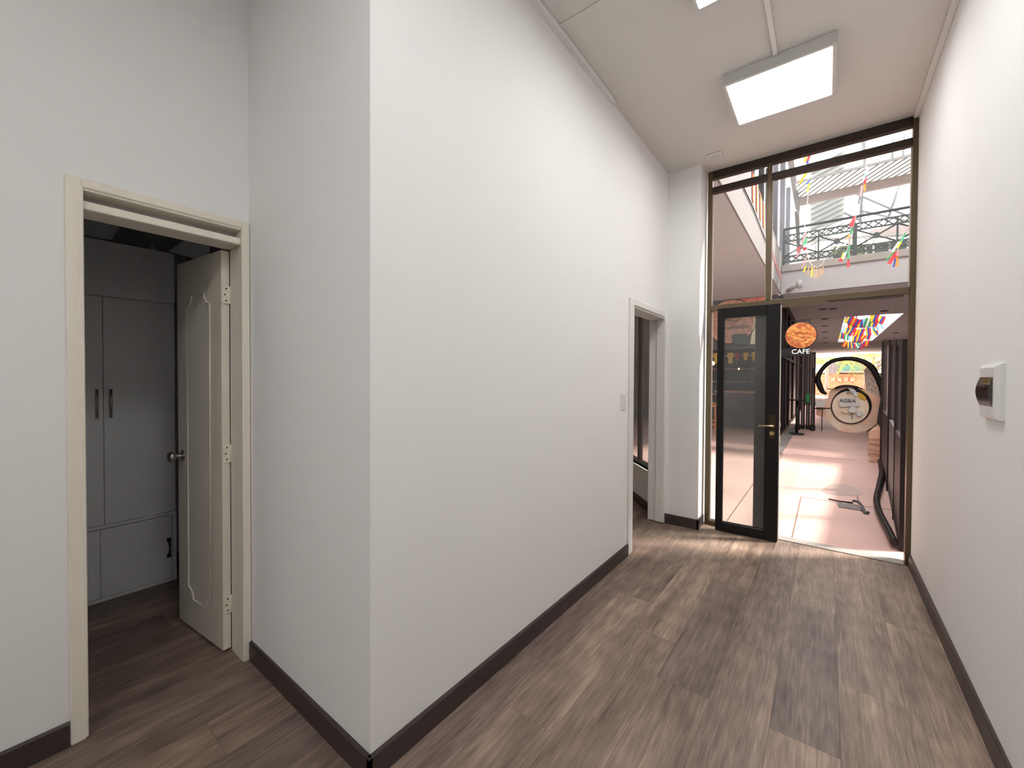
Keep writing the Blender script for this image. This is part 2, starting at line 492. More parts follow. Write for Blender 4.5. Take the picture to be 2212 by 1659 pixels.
def translucent(m, f):
    nt = m.node_tree; b = nt.nodes['Principled BSDF']; out = nt.nodes['Material Output']
    t = nt.nodes.new('ShaderNodeBsdfTranslucent'); t.inputs['Color'].default_value = (.9, .9, .88, 1)
    mx = nt.nodes.new('ShaderNodeMixShader'); mx.inputs['Fac'].default_value = f
    nt.links.new(b.outputs[0], mx.inputs[1]); nt.links.new(t.outputs[0], mx.inputs[2]); nt.links.new(mx.outputs[0], out.inputs['Surface'])
translucent(M['corr'], .45)
# ------------------------------------------------------------------ dimensions of the room
XL, XR = -1.24, .513          # passage walls
ZC = 3.365                    # ceiling
YF = 4.29                     # glazed front
YC = .818                     # face of the set-back wall
XD = -2.26                    # wall with the cream door
YB = -3.2                     # back wall

# floor of planks (one mesh, a random tone per plank)
fv, ff, fc = [], [], []
gap = .0006


def plank(x0, x1, ya, yb, yb2=None):
    yb2 = yb if yb2 is None else yb2          # end at x0 / at x1
    b = len(fv)
    fv.extend([(x0+gap, ya+gap, 0), (x1-gap, ya+gap, 0), (x1-gap, yb2-gap, 0), (x0+gap, yb-gap, 0)])
    ff.append((b, b+1, b+2, b+3)); fc.append((R.random(), R.random(), R.random()))


starts = {0: 1.37, 1: 2.237, 2: 1.935, 3: 2.46, 4: 1.925, 5: 1.22, 6: 2.0, -1: 1.68, -2: .9, -3: 1.25, -4: .55}
for k in range(-12, 8):
    x0 = -1.067+.225*k; x1 = x0+.225
    x1 = min(x1, XR); x0 = max(x0, -3.75)
    if x0 >= x1: continue
    s0 = starts.get(k, R.uniform(0, 1.18))
    def lim(x): return 4.33 if x > -1.3 else 4.33+(-1.3-x)*1.156
    ya = s0 - 1.18*8
    while ya < 7.2:
        a, b_ = max(ya, YB), ya+1.18
        if b_ > YB and a < max(lim(x0), lim(x1)):
            e0, e1 = min(b_, lim(x0)), min(b_, lim(x1))
            if min(e0, e1) > a+.01: plank(x0, x1, a, e0, e1)
        ya += 1.18
nb = len(fv)
me = bpy.data.meshes.new('floor')
fv += [(-3.8, YB-.1, -.004), (XR+.05, YB-.1, -.004), (XR+.05, 4.36, -.004), (-1.4, 4.36, -.004), (-3.8, 7.1, -.004)]
ff.append((nb, nb+1, nb+2, nb+3, nb+4))
me.from_pydata(fv, [], ff); me.materials.append(M['floor']); me.materials.append(M['seam'])
mi = [0]*len(ff); mi[-1] = 1; me.polygons.foreach_set('material_index', mi)
ca = me.color_attributes.new('plank', 'FLOAT_COLOR', 'CORNER')
for p in me.polygons:
    c = fc[p.index] if p.index < len(fc) else (.5, .5, .5)
    for li in p.loop_indices: ca.data[li].color = (*c, 1)
fo = bpy.data.objects.new('floor', me); C.objects.link(fo); fo['kind'] = 'structure'

# walls
struct('wall_left', MB().box(XL-.14, XL, YC, 3.2, 0, ZC).box(XL-.14, XL, 3.2, 4.062, 1.985, ZC), M['wall'])
struct('wall_corner', MB().box(XD-.14, XL-.14, YC, YC+.13, 0, ZC), M['wall'])
struct('wall_right', MB().box(XR, XR+.15, YB, 4.34, 0, ZC), M['wall'])
struct('wall_back', MB().box(XD-.14, XR+.15, YB-.15, YB, 0, ZC), M['wall'])
struct('wall_column', MB().box(XL-.14, -.943, 4.062, 4.36, 0, ZC), M['wall'])
Y0, Y1, ZD = .246, .782, 2.115
struct('wall_door', MB().box(XD-.14, XD, YB, Y0-.02, 0, ZC).box(XD-.14, XD, Y1+.02, YC, 0, ZC).box(XD-.14, XD, Y0-.02, Y1+.02, ZD+.01, ZC), M['wall'])
# ceilings
struct('ceiling', MB().box(XD-.14, XR+.15, YB-.15, YC+.13, ZC, ZC+.055).box(XL-.14, XR+.15, YC+.13, 4.36, ZC, ZC+.055), M['ceil'])
struct('ceiling_side', MB().poly([(-3.8, 1.1, ZC), (XL-.14, 1.1, ZC), (XL-.14, 4.36, ZC), (-3.8, 7.1, ZC), (-3.8, 1.1, ZC+.05), (XL-.14, 1.1, ZC+.05), (XL-.14, 4.36, ZC+.05), (-3.8, 7.1, ZC+.05)],
       [(0, 1, 2, 3), (7, 6, 5, 4), (0, 4, 5, 1), (1, 5, 6, 2), (2, 6, 7, 3), (3, 7, 4, 0)]), M['ceil'])
# small ceiling joint cover strips
struct('trim_1', MB().box(XL+.02, XR-.02, 1.985, 2.012, ZC-.006, ZC, ch=.002), M['ceil'])

# baseboards
def bb(name, segs):
    b = MB()
    for (x0, y0, x1, y1, nx, ny) in segs:     # wall line and outward normal
        t, h = .014, .092
        P = [(0, 0), (t, 0), (t, h-.006), (t-.004, h), (0, h)]
        pts0 = [Vector((x0+nx*a, y0+ny*a, z)) for a, z in P]
        b.prism(pts0, (x1-x0, y1-y0, 0))
    return struct(name, b, M['base'])
bb('baseboard_left', [(XL, YC-.014, XL, 3.115, 1, 0)])
bb('baseboard_corner', [(XD+.006, YC, XL+.014, YC, 0, -1)])
bb('baseboard_right', [(XR, YB, XR, 4.25, -1, 0)])
bb('baseboard_door', [(XD, YB, XD, .2, 1, 0)])
bb('baseboard_column', [(-1.235, 4.062, -.929, 4.062, 0, -1), (-.943, 4.048, -.943, 4.262, 1, 0)])
bb('baseboard_back', [(XD, YB, XR, YB, 0, 1)])

# ------------------------------------------------------------------ door 1: cream door into the dark store room
d1 = sroot('door_1', (XD, .5, 0))
f = MB()
f.box(XD-.0, XD+.016, .203, Y0, 0, 2.148, ch=.004)
f.box(XD-.0, XD+.016, Y1, YC-.002, 0, 2.148, ch=.004)
f.box(XD-.0, XD+.016, Y0, Y1, 2.113, 2.148, ch=.004)
f.box(XD-.14, XD+.004, Y0-.019, Y0, 0, 2.113); f.box(XD-.14, XD+.004, Y1, Y1+.019, 0, 2.113)
f.box(XD-.14, XD+.004, Y0, Y1, 2.107, 2.124)
f.box(XD+.004, XD+.022, Y0-.012, Y0+.004, 0.01, 2.12, ch=.003)
f.box(XD+.002, XD+.010, Y0, Y1, 2.104, 2.114, ch=.003)
f.build('door_casing', M['cream'], d1)
MB().box(XD-.14, XD+.002, Y0, Y1, 2.036, 2.068, ch=.003).build('transom_rail', M['cream'], d1)
MB().box(XD-.11, XD-.095, Y0, Y1, 2.068, 2.107).build('transom_panel', M['closet'], d1)
# the leaf, open into the room, turned a little past square
hx, hy = -2.405, .745
ang = math.radians(5.6)
RL = Matrix.Rotation(ang, 3, 'Z')


def lp(u, d, z):    # u along the leaf from hinge, d: towards viewer
    v = RL @ Vector((-u, -d, z)); return Vector((hx, hy, 0))+v
LW, LH = .525, 2.03
lf = MB()
P = []
for u in (0, LW):
    for d in (0, -.036):
        for z in (.012, LH): P.append(lp(u, d, z))
lf.poly(P, [(0, 1, 5, 4), (2, 6, 7, 3), (0, 2, 3, 1), (4, 5, 7, 6), (1, 3, 7, 5), (0, 4, 6, 2)])
leaf = lf.build('door_leaf', M['cream'], d1)


def bead_path(u0, u1, z0, z1, r):
    pts = []
    def arc(cu, cz, a0, a1):
        for i in range(7):
            a = math.radians(a0+(a1-a0)*i/6); pts.append((cu+r*math.cos(a), cz+r*math.sin(a)))
    arc(u0, z1, 270, 360)     # concave corners
    arc(u1, z1, 180, 270)
    arc(u1, z0, 90, 180)
    arc(u0, z0, 0, 90)
    return [lp(u, .002, z) for u, z in pts]
MB().tube(bead_path(.125, .395, .175, 1.835, .06), .0045, 6, closed=True).build('panel_moulding', M['cream'], leaf)
kn = MB()
kc = lp(LW-.065, 0, .955); kax = RL @ Vector((0, -1, 0))
kn.lathe([(0, .031), (.006, .031), (.010, .024), (.012, .013), (.03, .011), (.036, .018), (.046, .027), (.058, .028), (.068, .022), (.073, .01)], kc, kax, 28)
kn.build('door_knob', M['steel'], leaf)
for hz in (1.81, 1.01, .24):
    h = MB()
    p0 = lp(-.0005, -.002, 0)
    h.box(hx+.0002, hx+.004, hy+.004, hy+.037, hz-.045, hz+.045, ch=.001)
    h.tube([(hx+.006, hy+.041, hz-.045), (hx+.006, hy+.041, hz+.045)], .006, 10)
    for dz in (-.03, 0, .03):
        h.lathe([(0, .0038), (.0015, .0038)], (hx+.004, hy+.016+(.004 if dz else -.002), hz+dz), (1, 0, 0), 10, mi=1)
    h.build('hinge', [M['cream'], M['black_metal']], leaf)

# store room shell
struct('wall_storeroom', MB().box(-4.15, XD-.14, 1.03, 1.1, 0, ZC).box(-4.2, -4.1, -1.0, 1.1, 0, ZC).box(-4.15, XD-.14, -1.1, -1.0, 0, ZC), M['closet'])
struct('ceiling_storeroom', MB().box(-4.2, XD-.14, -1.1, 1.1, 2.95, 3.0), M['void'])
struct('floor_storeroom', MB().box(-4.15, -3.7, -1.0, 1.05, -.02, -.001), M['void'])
tag(MB().box(-2.56, -2.41, -.9, 1.0, 2.13, 2.3, ch=.004).build('ceiling_beam', M['redbeam']), 'dark reddish beam above the cream door inside the storeroom', 'beam')

# wardrobe cabinet behind the cream door
cx = -3.54
cab = thing('wardrobe_cabinet', 'tall grey built-in cabinet seen through the cream door', 'cabinet', (cx-.25, .25, 0))
b = MB().box(cx-.5, cx-.02, -.36, .826, 0, 2.235).box(cx-.02, cx-.004, -.36, .826, 0, .02).box(cx-.02, cx-.002, .806, .826, .0, .47)
b.box(cx-.02, cx, -.36, .826, .456, .474)
b.build('cabinet_body', M['cab'], cab)
MB().box(cx-.02, cx, -.36, .824, 1.892, 2.232, ch=.001).build('top_panel', M['cab'], cab)
for y0, y1, hy_ in ((.474, .822, .503), (.10, .470, .442)):
    dr = MB().box(cx-.02, cx, y0, y1, .478, 1.886, ch=.001).build('door', M['cab'], cab)
    MB().tube([(cx+.001, hy_, 1.165), (cx+.024, hy_, 1.165)], .004, 8).tube([(cx+.001, hy_, 1.295), (cx+.024, hy_, 1.295)], .004, 8).tube([(cx+.026, hy_, 1.14), (cx+.026, hy_, 1.318)], .0065, 10).build('handle', M['steel'], dr)
MB().box(cx-.02, cx, -.36, .096, .478, 1.886, ch=.001).build('door', M['cab'], cab)
dr = MB().box(cx-.02, cx-.003, .454, .800, .024, .448, ch=.001).build('door', M['cab'], cab)
hb = MB().lathe([(0, .012), (.01, .013), (.016, .006)], (cx-.003, .784, .288), (1, 0, 0), 14).lathe([(0, .012), (.01, .013), (.016, .006)], (cx-.003, .784, .18), (1, 0, 0), 14)
hb.tube([(cx+.004, .784, .285), (cx+.022, .784, .26), (cx+.024, .784, .234), (cx+.022, .784, .208), (cx+.004, .784, .183)], [.009, .006, .0045, .006, .009], 8)
tag(hb.build('handle', M['black_metal'], dr), 'black cast pull handle', None)
MB().box(cx-.02, cx-.003, -.35, .450, .024, .448, ch=.001).build('door', M['cab'], cab)
# loose ceiling sheets lying over the cabinet
def sheet(name, label, pts, n):
    tag(MB().prism([Vector(p) for p in pts], n).build(name, M['sheet']), label, 'board', 'loose ceiling sheets above the cabinet')
sheet('gypsum_board', 'grey gypsum sheet lying at left above the cabinet in the storeroom', [(-3.70, -.3, 2.24), (-3.56, .52, 2.25), (-3.60, .57, 2.38), (-3.72, -.3, 2.40)], (-.012, 0, .012))
sheet('gypsum_board', 'pale gypsum offcut leaning above the cabinet beside the open cream leaf', [(-3.56, .80, 2.25), (-3.45, .99, 2.20), (-3.42, 1.0, 2.34), (-3.50, .90, 2.36)], (-.012, 0, .0))
sheet('gypsum_board', 'tiny white sheet corner above the middle of the storeroom cabinet', [(-3.57, .70, 2.236), (-3.57, .74, 2.236), (-3.57, .715, 2.275)], (-.01, 0, 0))

# ------------------------------------------------------------------ door 2: white frame into the side room
d2 = sroot('door_2', (XL, 3.6, 0))
f = MB()
f.box(XL, XL+.014, 3.117, 3.2, 0, 2.035, ch=.004)
f.box(XL, XL+.014, 3.2, 3.985, 1.985, 2.035, ch=.004)
f.box(XL-.15, XL+.001, 3.2, 3.215, 0, 1.985); f.box(XL-.15, XL, 3.215, 4.03, 1.97, 1.985)
f.build('door_casing', M['white_trim'], d2)
j = MB().box(XL-.08, XL+.004, 4.02, 4.062, .008, 1.985, ch=.003).box(XL-.155, XL-.08, 4.034, 4.062, .008, 1.985, ch=.002)
j.build('door_jamb', M['white_trim'], d2)
for hz in (1.86, 1.12, .22):
    h = MB().box(XL-.135, XL-.095, 4.030, 4.034, hz-.045, hz+.045, ch=.001)
    h.lathe([(0, .003), (.002, .003)], (XL-.106, 4.030, hz+.02), (0, -1, 0), 8, mi=1).lathe([(0, .003), (.002, .003)], (XL-.106, 4.030, hz-.02), (0, -1, 0), 8, mi=1)
    h.build('hinge', [M['white_trim'], M['black_metal']], d2)
MB().lathe([(0, .006), (.002, .006)], (XL-.035, 4.02, .22), (0, -1, 0), 10).lathe([(0, .005), (.002, .005)], (XL-.05, 4.02, 1.84), (0, -1, 0), 10).build('screw_plug', M['steel'], d2)

# side room shell: diagonal outer wall with a window
dd = Vector((-.3373, .39, 0)).normalized(); nn = Vector((dd.y, -dd.x, 0))       # nn: outwards
D0 = Vector((-1.385, 4.185, 0))
def dp(s, t, z): return D0 + dd*s + nn*t + Vector((0, 0, z))
def dbox(mb, s0, s1, t0, t1, z0, z1, mi=0):
    P = [dp(s, t, z) for z in (z0, z1) for s, t in ((s0, t0), (s1, t0), (s1, t1), (s0, t1))]
    return mb.poly(P, [(0, 3, 2, 1), (4, 5, 6, 7), (0, 1, 5, 4), (1, 2, 6, 5), (2, 3, 7, 6), (3, 0, 4, 7)], mi)
wl = MB(); dbox(wl, 0, 3.4, 0, .12, 0, .43); dbox(wl, 0, 3.4, 0, .12, 2.75, ZC); dbox(wl, 0, .06, 0, .12, .43, 2.75); dbox(wl, 2.5, 3.4, 0, .12, .43, 2.75)
struct('wall_diagonal', wl, M['wall'])
b = MB(); dbox(b, 0.0, 3.3, -.014, 0, 0, .092); struct('baseboard_diagonal', b, M['base'])
w1 = sroot('window_1', dp(1.2, .05, .43))
b = MB(); dbox(b, .06, 2.5, .03, .08, .43, .47); dbox(b, .06, 2.5, .03, .08, 2.71, 2.75); dbox(b, .06, .10, .03, .08, .47, 2.71); dbox(b, 2.46, 2.5, .03, .08, .47, 2.71); dbox(b, .52, .55, .03, .08, .47, 2.71)
b.build('window_frame', M['dark_alu'], w1)
b = MB(); dbox(b, .02, 2.54, -.02, .12, .412, .43); b.build('window_sill', M['white_trim'], w1)
b = MB(); dbox(b, .10, 2.46, .05, .056, .47, 2.71); b.build('window_pane', M['door_glass'], w1)
struct('wall_sideroom', MB().box(-3.85, -3.75, 1.1, 7.1, 0, ZC), M['wall'])

# ------------------------------------------------------------------ glazed front: frame, panes, leaves
w2 = sroot('window_2', (-.2, YF, 0))
ya, yb = YF-.03, YF+.03
fr = MB()
fr.box(-.925, -.887, ya, yb, 0, ZC, ch=.003)
fr.box(.482, .513, ya-.01, yb, 0, ZC, ch=.003)
fr.box(-.887, .482, ya, yb, 2.045, 2.098, ch=.003)
fr.box(-.445, -.405, ya, yb, 2.098, 3.30, ch=.003)
fr.box(-.887, -.40, ya, yb, 0, .045, ch=.003)
fr.build('window_frame', M['bronze'], w2)
hd = MB().box(-.887, .482, ya, yb, 3.295, ZC, ch=.003).box(-.887, -.445, ya, yb, 3.16, 3.215, ch=.003).box(-.405, .482, ya, yb, 3.155, 3.208, ch=.003)
hd.build('head_rail', M['dark_alu'], w2)
dj = MB().box(-.52, -.405, YF-.02, YF+.03, .045, 2.045, ch=.003).box(-.405, -.33, YF-.02, YF+.02, 2.02, 2.045).box(-.405, .45, ya, yb, 2.03, 2.045)
dj.build('door_jamb', M['dark_alu'], w2)
MB().box(-.405, .0, ya-.012, ya, 2.028, 2.05, ch=.002).build('door_stop_bar', M['bronze'], w2)
for x0, x1, z0, z1 in ((-.887, -.445, 2.098, 3.16), (-.405, .482, 2.098, 3.155), (-.887, -.445, 3.215, 3.295), (-.405, .482, 3.208, 3.295), (-.887, -.52, .045, 2.045)):
    MB().box(x0, x1, YF+.004, YF+.009, z0, z1).build('pane', M['side_glass'], w2)
for x0, x1, z0, z1 in ((-.887, -.445, 2.098, 3.16), (-.405, .482, 2.098, 3.155)):
    g = .006
    MB().box(x0, x0+g, YF-.004, YF+.003, z0, z1).box(x1-g, x1, YF-.004, YF+.003, z0, z1).build('glazing_bead', M['seal'], w2)
MB().box(-.40, .482, YF-.05, YF+.06, 0, .008, ch=.003).build('threshold', M['ledge'], w2)
MB().box(-.887, -.887+.012, YF-.004, YF+.003, .045, 2.045).box(-.887, -.52, YF-.006, YF+.003, .045, .058).build('glazing_bead', M['seal'], w2)

# inner leaf folded open in front of the sidelight
d3 = sroot('door_3', (-.57, 4.165, 0))
a0, a1 = 4.150, 4.190
x0, x1, g0, g1 = -.808, -.322, -.752, -.425
f = MB().box(x0, g0, a0, a1, .008, 2.045, ch=.003).box(g1, x1, a0, a1, .008, 2.045, ch=.003).box(g0, g1, a0, a1, 1.955, 2.045, ch=.003).box(g0, g1, a0, a1, .008, .082, ch=.003)
f.box(g0, g1, a0+.008, a0+.016, .082, .096).build('door_leaf', M['black'], d3)
MB().box(g0, g1, a0+.018, a0+.023, .082, 1.955).build('pane', M['door_glass'], d3)
b = MB().box(g0, g0+.005, a0+.004, a0+.018, .082, 1.955).box(g1-.005, g1, a0+.004, a0+.018, .082, 1.955).box(g0, g1, a0+.004, a0+.018, 1.95, 1.955).box(g0, g1, a0+.002, a0+.018, .082, .09)
b.build('glazing_bead', M['board_dark'], d3)
MB().box(-.395, -.345, a0-.004, a0, .885, 1.095, ch=.002).build('lock_plate', M['plate'], d3)
l = MB().lathe([(0, .009), (.03, .008), (.036, .009)], (-.362, a0-.004, 1.0), (0, -1, 0), 12).tube([(-.360, a0-.038, 1.0), (-.40, a0-.042, 1.0), (-.47, a0-.040, .998)], [.008, .006, .005], 8)
l.build('door_handle', M['brass'], d3)
MB().lathe([(0, .018), (.008, .018), (.011, .014)], (-.371, a0-.004, .935), (0, -1, 0), 20).build('lock_cylinder', M['brass'], d3)
MB().box(x1, x1+.006, a0+.010, a0+.028, .02, 2.03).box(x1, x1+.010, a0+.012, a0+.030, .84, .90).box(x1, x1+.010, a0+.012, a0+.030, .99, 1.03).build('edge_bolt', M['seal'], d3)

# ------------------------------------------------------------------ small fittings
# light switch
sw = thing('light_switch', 'small white light switch plate beside the white side door frame', 'light switch', (XL, 3.02, 1.215))
MB().box(XL, XL+.008, 2.975, 3.06, 1.16, 1.28, ch=.004).build('plate', M['plastic'], sw)
MB().box(XL+.006, XL+.014, 3.022, 3.045, 1.195, 1.245, ch=.003).build('rocker', M['plastic'], sw)
# breaker box on the right wall
bk = thing('breaker_box', 'white wall-mounted breaker box with curved smoked cover on the right wall', 'breaker box', (XR, 2.385, 1.355))
zt, zb = 1.462, 1.250
pl = MB()
by0, by1 = 2.268, 2.50
pl.poly([(XR, by0, zb), (XR, by1, zb), (XR, by1, zt), (XR, by0, zt), (XR-.012, by0+.002, zb+.002), (XR-.012, by1-.002, zb+.002), (XR-.012, by1-.002, zt-.002), (XR-.012, by0+.002, zt-.002),
         (XR-.022, by0+.035, zb+.014), (XR-.022, by1-.02, zb+.014), (XR-.022, by1-.02, zt-.014), (XR-.022, by0+.035, zt-.014)],
        [(3, 2, 1, 0), (0, 1, 5, 4), (1, 2, 6, 5), (2, 3, 7, 6), (3, 0, 4, 7), (4, 5, 9, 8), (5, 6, 10, 9), (6, 7, 11, 10), (7, 4, 8, 11), (8, 9, 10, 11)])
pl.build('housing', M['plastic'], bk)
cv = MB(); pts = []
for i in range(13):
    t = i/12; z = 1.300+.112*t; d_ = .022+.012*math.sin(math.pi*t)
    pts.append((XR-d_, z))
loop = [Vector((x, by0+.045, z)) for x, z in pts] + [Vector((XR-.021, by0+.045, 1.412)), Vector((XR-.021, by0+.045, 1.300))]
cv.prism(loop, (0, .163, 0)); cv.build('smoked_cover', M['smoke'], bk)
MB().box(XR-.0300, XR-.024, by0+.06, by0+.14, 1.388, 1.404).build('cover_window', M['amber'], bk)
MB().lathe([(0, .012), (.002, .011)], (XR-.022, by0+.11, 1.285), (-1, 0, 0), 20).build('thumb_notch', M['white_trim'], bk)

# smoke sensor on the ceiling
sm = thing('motion_sensor', 'small white rectangular sensor on the ceiling near the column', 'sensor', (-.81, 3.95, ZC))
MB().box(-.872, -.748, 3.912, 3.985, ZC-.016, ZC, ch=.008).build('housing', M['plastic'], sm)
MB().box(-.850, -.770, 3.93, 3.965, ZC-.020, ZC-.015, ch=.002).build('lens', M['alum'], sm)

# cable trunking
tr = MB().box(XL, XL+.034, -2.5, 2.765, ZC-.024, ZC, ch=.004).box(XL, XL+.010, -2.5, 2.77, ZC-.034, ZC-.024)
tag(tr.build('cable_trunking', M['plastic']), 'white cable trunking along the top of the left wall', 'cable trunking')
tag(MB().box(XR-.03, XR, -2.5, 4.25, ZC-.026, ZC, ch=.004).build('cable_trunking', M['plastic']), 'white cable trunking along the top of the right wall', 'cable trunking')
tag(MB().box(-.286, -.262, 2.29, 2.945, ZC-.016, ZC, ch=.003).build('cable_conduit', M['plastic']), 'short white ceiling conduit running into the light panel nearer the glass front', 'conduit')

# light panels
def panel(x0, x1, y0, y1, label, m):
    t = thing('ceiling_light', label, 'light', ((x0+x1)/2, (y0+y1)/2, ZC), 'square ceiling light panels')
    b = MB(); z0, z1 = ZC-.072, ZC; r = .022
    b.box(x0, x1, y0, y0+r, z0, z1, ch=.003).box(x0, x1, y1-r, y1, z0, z1, ch=.003).box(x0, x0+r, y0+r, y1-r, z0, z1, ch=.003).box(x1-r, x1, y0+r, y1-r, z0, z1, ch=.003)
    b.build('frame', M['alum'], t)
    MB().box(x0+r, x1-r, y0+r, y1-r, z0+.004, z0+.012).build('diffuser', m, t)
panel(-.566, .020, 2.955, 3.50, 'square white light panel with raised frame, the whole one near the glass front', M['diff'])
panel(-.566, .020, 1.75, 2.29, 'light panel cut off by the top edge of the photo', M['diff'])
panel(-.566, .020, .12, .66, 'added light panel above the viewpoint, out of view, lifting the door wall', M['diff'])  # added, unseen: brightens the cream door wall from the side
panel(-.566, .020, -1.45, -.91, 'added light panel just behind the viewpoint, out of view, lifting the near walls', M['diff_fill'])  # added fill behind the camera, never in view
panel(-1.75, -1.16, -2.5, -1.95, 'added light panel at the back left of the room, out of view, lifting the set-back wall', M['diff_fill'])  # second added fill, unseen, for the set-back wall and door wall

# ------------------------------------------------------------------ courtyard
YP = 11.65     # front edge of the arcade
ZS = 3.42      # soffit level
pv = MB().box(-6, 5.0, 4.36, 52, -.12, -.006)
for (xa, ya_, xb, yb_) in ((-.235, 4.36, -.225, 6.0), (-.775, 4.36, -.765, 6.6), (-.50, 9.28, .42, 9.30), (-.65, 7.4, -.64, 9.28), (.30, 6.0, .31, 6.7), (-.235, 5.98, .9, 5.99)):
    pv.box(xa, xb, ya_, yb_, -.006, -.004, mi=1)
struct('courtyard_paving', pv, [M['paving'], M['joint']])
struct('kerb', MB().box(-.95, -.665, 9.0, 14.1, -.006, .012).box(-.90, -.88, 9.4, 14.1, .012, .016, mi=1), [M['kerb'], M['yellow_strip']])

# left upper gallery: soffit, parapet, slab
lg = MB().box(-6, -.92, 4.40, YP, ZS, ZS+.25)
struct('gallery_slab', lg, M['soffit'])
M['parapet'] = mat('pale_parapet_paint', (.28, .255, .25), .8, noise=.05, nscale=1.5)
struct('gallery_parapet', MB().box(-.92, -.896, 4.40, YP-.002, ZS, ZS+.25).box(-1.02, -.896, 4.40, YP+.12, ZS+.25, 4.36), M['parapet'])
# bridge above the arcade
struct('bridge_fascia', MB().box(-.896, 5.0, YP, YP+.14, ZS-.005, 3.93), M['fascia'])
struct('bridge_ledge', MB().box(-.9, 5.0, YP-.05, YP+.3, 3.93, 4.09, ch=.015), M['ledge'])
hx0, hx1, hy0, hy1 = .42, 1.82, 17.1, 28.4
struct('arcade_ceiling', MB().box(-.95, 3.35, YP+.14, hy0, ZS, ZS+.4).box(-.95, 3.35, hy1, 40, ZS, ZS+.4).box(-.95, hx0, hy0, hy1, ZS, ZS+.4).box(hx1, 3.35, hy0, hy1, ZS, ZS+.4), M['soffit'])
struct('wall_arcade_left', MB().box(-1.05, -.95, YP+.12, 40, 0, ZS), M['mauve_wall'])
struct('wall_arcade_right', MB().box(3.35, 3.5, 4.5, 40, 0, ZS), M['mauve_wall'])
struct('wall_courtyard_right', MB().box(5.0, 5.15, 4.3, 40, 0, 6.5), M['fascia'])
struct('wall_building_front', MB().box(XR+.02, 5.1, 4.30, 4.42, 0, 4.6).box(-.93, 5.1, 4.36, 4.5, ZC+.06, 3.9), M['fascia'])
struct('trim_2', MB().box(-.95, 3.35, 16.98, 17.03, ZS-.006, ZS-.001).box(-.95, 3.35, 28.5, 28.58, ZS-.006, ZS-.001).box(-.95, 3.35, 34, 34.08, ZS-.006, ZS-.001), M['ledge'])
# downlights in arcade ceiling
for i, (x, y) in enumerate([(-.12, 14.77), (.10, 14.9), (1.3, 16.2), (-.1, 17.2), (-.1, 19.5), (-.1, 22), (-.1, 25), (-.1, 28.5), (2.3, 20), (2.3, 24), (2.3, 28)]):
    tag(MB().lathe([(0, .09), (.02, .1)], (x, y, ZS-.02), (0, 0, 1), 16).build('downlight', M['board_dark']), ('left one of the close pair of downlights nearest the glass front', 'right one of the close pair of downlights nearest the glass front', 'single downlight in front of the right side of the arcade skylight', 'downlight in the left row, just ahead of the skylight edge', 'downlight in the left row beside the near part of the skylight', 'downlight in the left row beside the middle of the skylight', 'downlight in the left row beside the far part of the skylight', 'farthest downlight of the left row, beyond the skylight', 'nearest downlight of the row right of the skylight', 'middle downlight of the row right of the skylight', 'farthest downlight of the row right of the skylight')[i], 'downlight', 'downlights in the arcade ceiling')

# cafe front under the left gallery
cf = MB()
cf.box(-6, -.95, YP+.001, YP+.1, 3.12, ZS).box(-6, -.95, YP, YP+.06, 2.22, 3.12, mi=1)
cf.box(-1.03, -.95, YP, YP+.12, 0, 3.12)
struct('wall_cafe', cf, [M['slate'], M['shop_dark']])
struct('wall_cafe_inside', MB().box(-6, -.95, 14.6, 14.7, 0, ZS).box(-6.1, -6, 4.4, 14.7, 0, ZS).box(-6, -1.05, YP+.1, 14.6, 3.0, 3.12), M['shop_dark'])
mu = thing('cafe_mural', 'painted mural of brown circles and lettering above the cafe opening', 'mural', (-1.8, YP, 2.6))
MB().box(-1.78, -1.18, YP-.02, YP, 2.92, 3.40).build('orange_field', M['mural_orange'], mu)
MB().lathe([(.002, .56), (.02, .56)], (-1.96, YP, 2.85), (0, -1, 0), 40).build('brown_circle', M['mural_brown'], mu)
MB().tube([(-1.96+.56*math.cos(a), YP-.024, 2.85+.56*math.sin(a)) for a in [2*math.pi*i/40 for i in range(40)]], .012, 6, closed=True).build('circle_outline', M['ink'], mu)
MB().tube([(-1.90+.22*math.cos(a), YP-.024, 3.02+.16*math.sin(a)) for a in [math.pi+math.pi*i/14 for i in range(15)]], .01, 6).build('small_arc', M['ink'], mu)
MB().prism([Vector(p) for p in ((-1.52, YP-.03, 2.26), (-1.20, YP-.03, 2.26), (-1.20, YP-.03, 3.0), (-1.40, YP-.03, 3.06), (-1.47, YP-.03, 2.7))], (0, .02, 0)).build('cream_field', M['mural_cream'], mu)
for x in (-1.36, -1.26):
    MB().lathe([(0, .03), (.008, .03)], (x, YP-.03, 2.93), (0, -1, 0), 14).build('dark_dot', M['ink'], mu)
RF = Matrix.Rotation(math.radians(90), 3, 'X')
tq = at(1591, 706, 1, YP-.03)
text_obj('lettering', 'colombia', .15, .004, M['ink'], (tq.x, YP-.03, tq.z), RF, mu, shear=.25)
MB().tube([(-1.93+.03*i, YP-.026, 2.60+.03*math.sin(i*2.1)) for i in range(12)], .008, 6).build('scribble', M['white_cloth'], mu)
tag(MB().box(-1.90, -1.58, YP-.075, YP-.045, 2.25, 2.52, ch=.01).build('notice_board', M['board_dark']), 'dark teal rectangular board hung below the lettering on the cafe front', 'sign')
tag(MB().box(-6, -1.03, YP-.05, YP+.02, 2.14, 2.22, ch=.01).build('shop_beam', M['slate']), 'grey beam over the open cafe shopfront', 'beam')


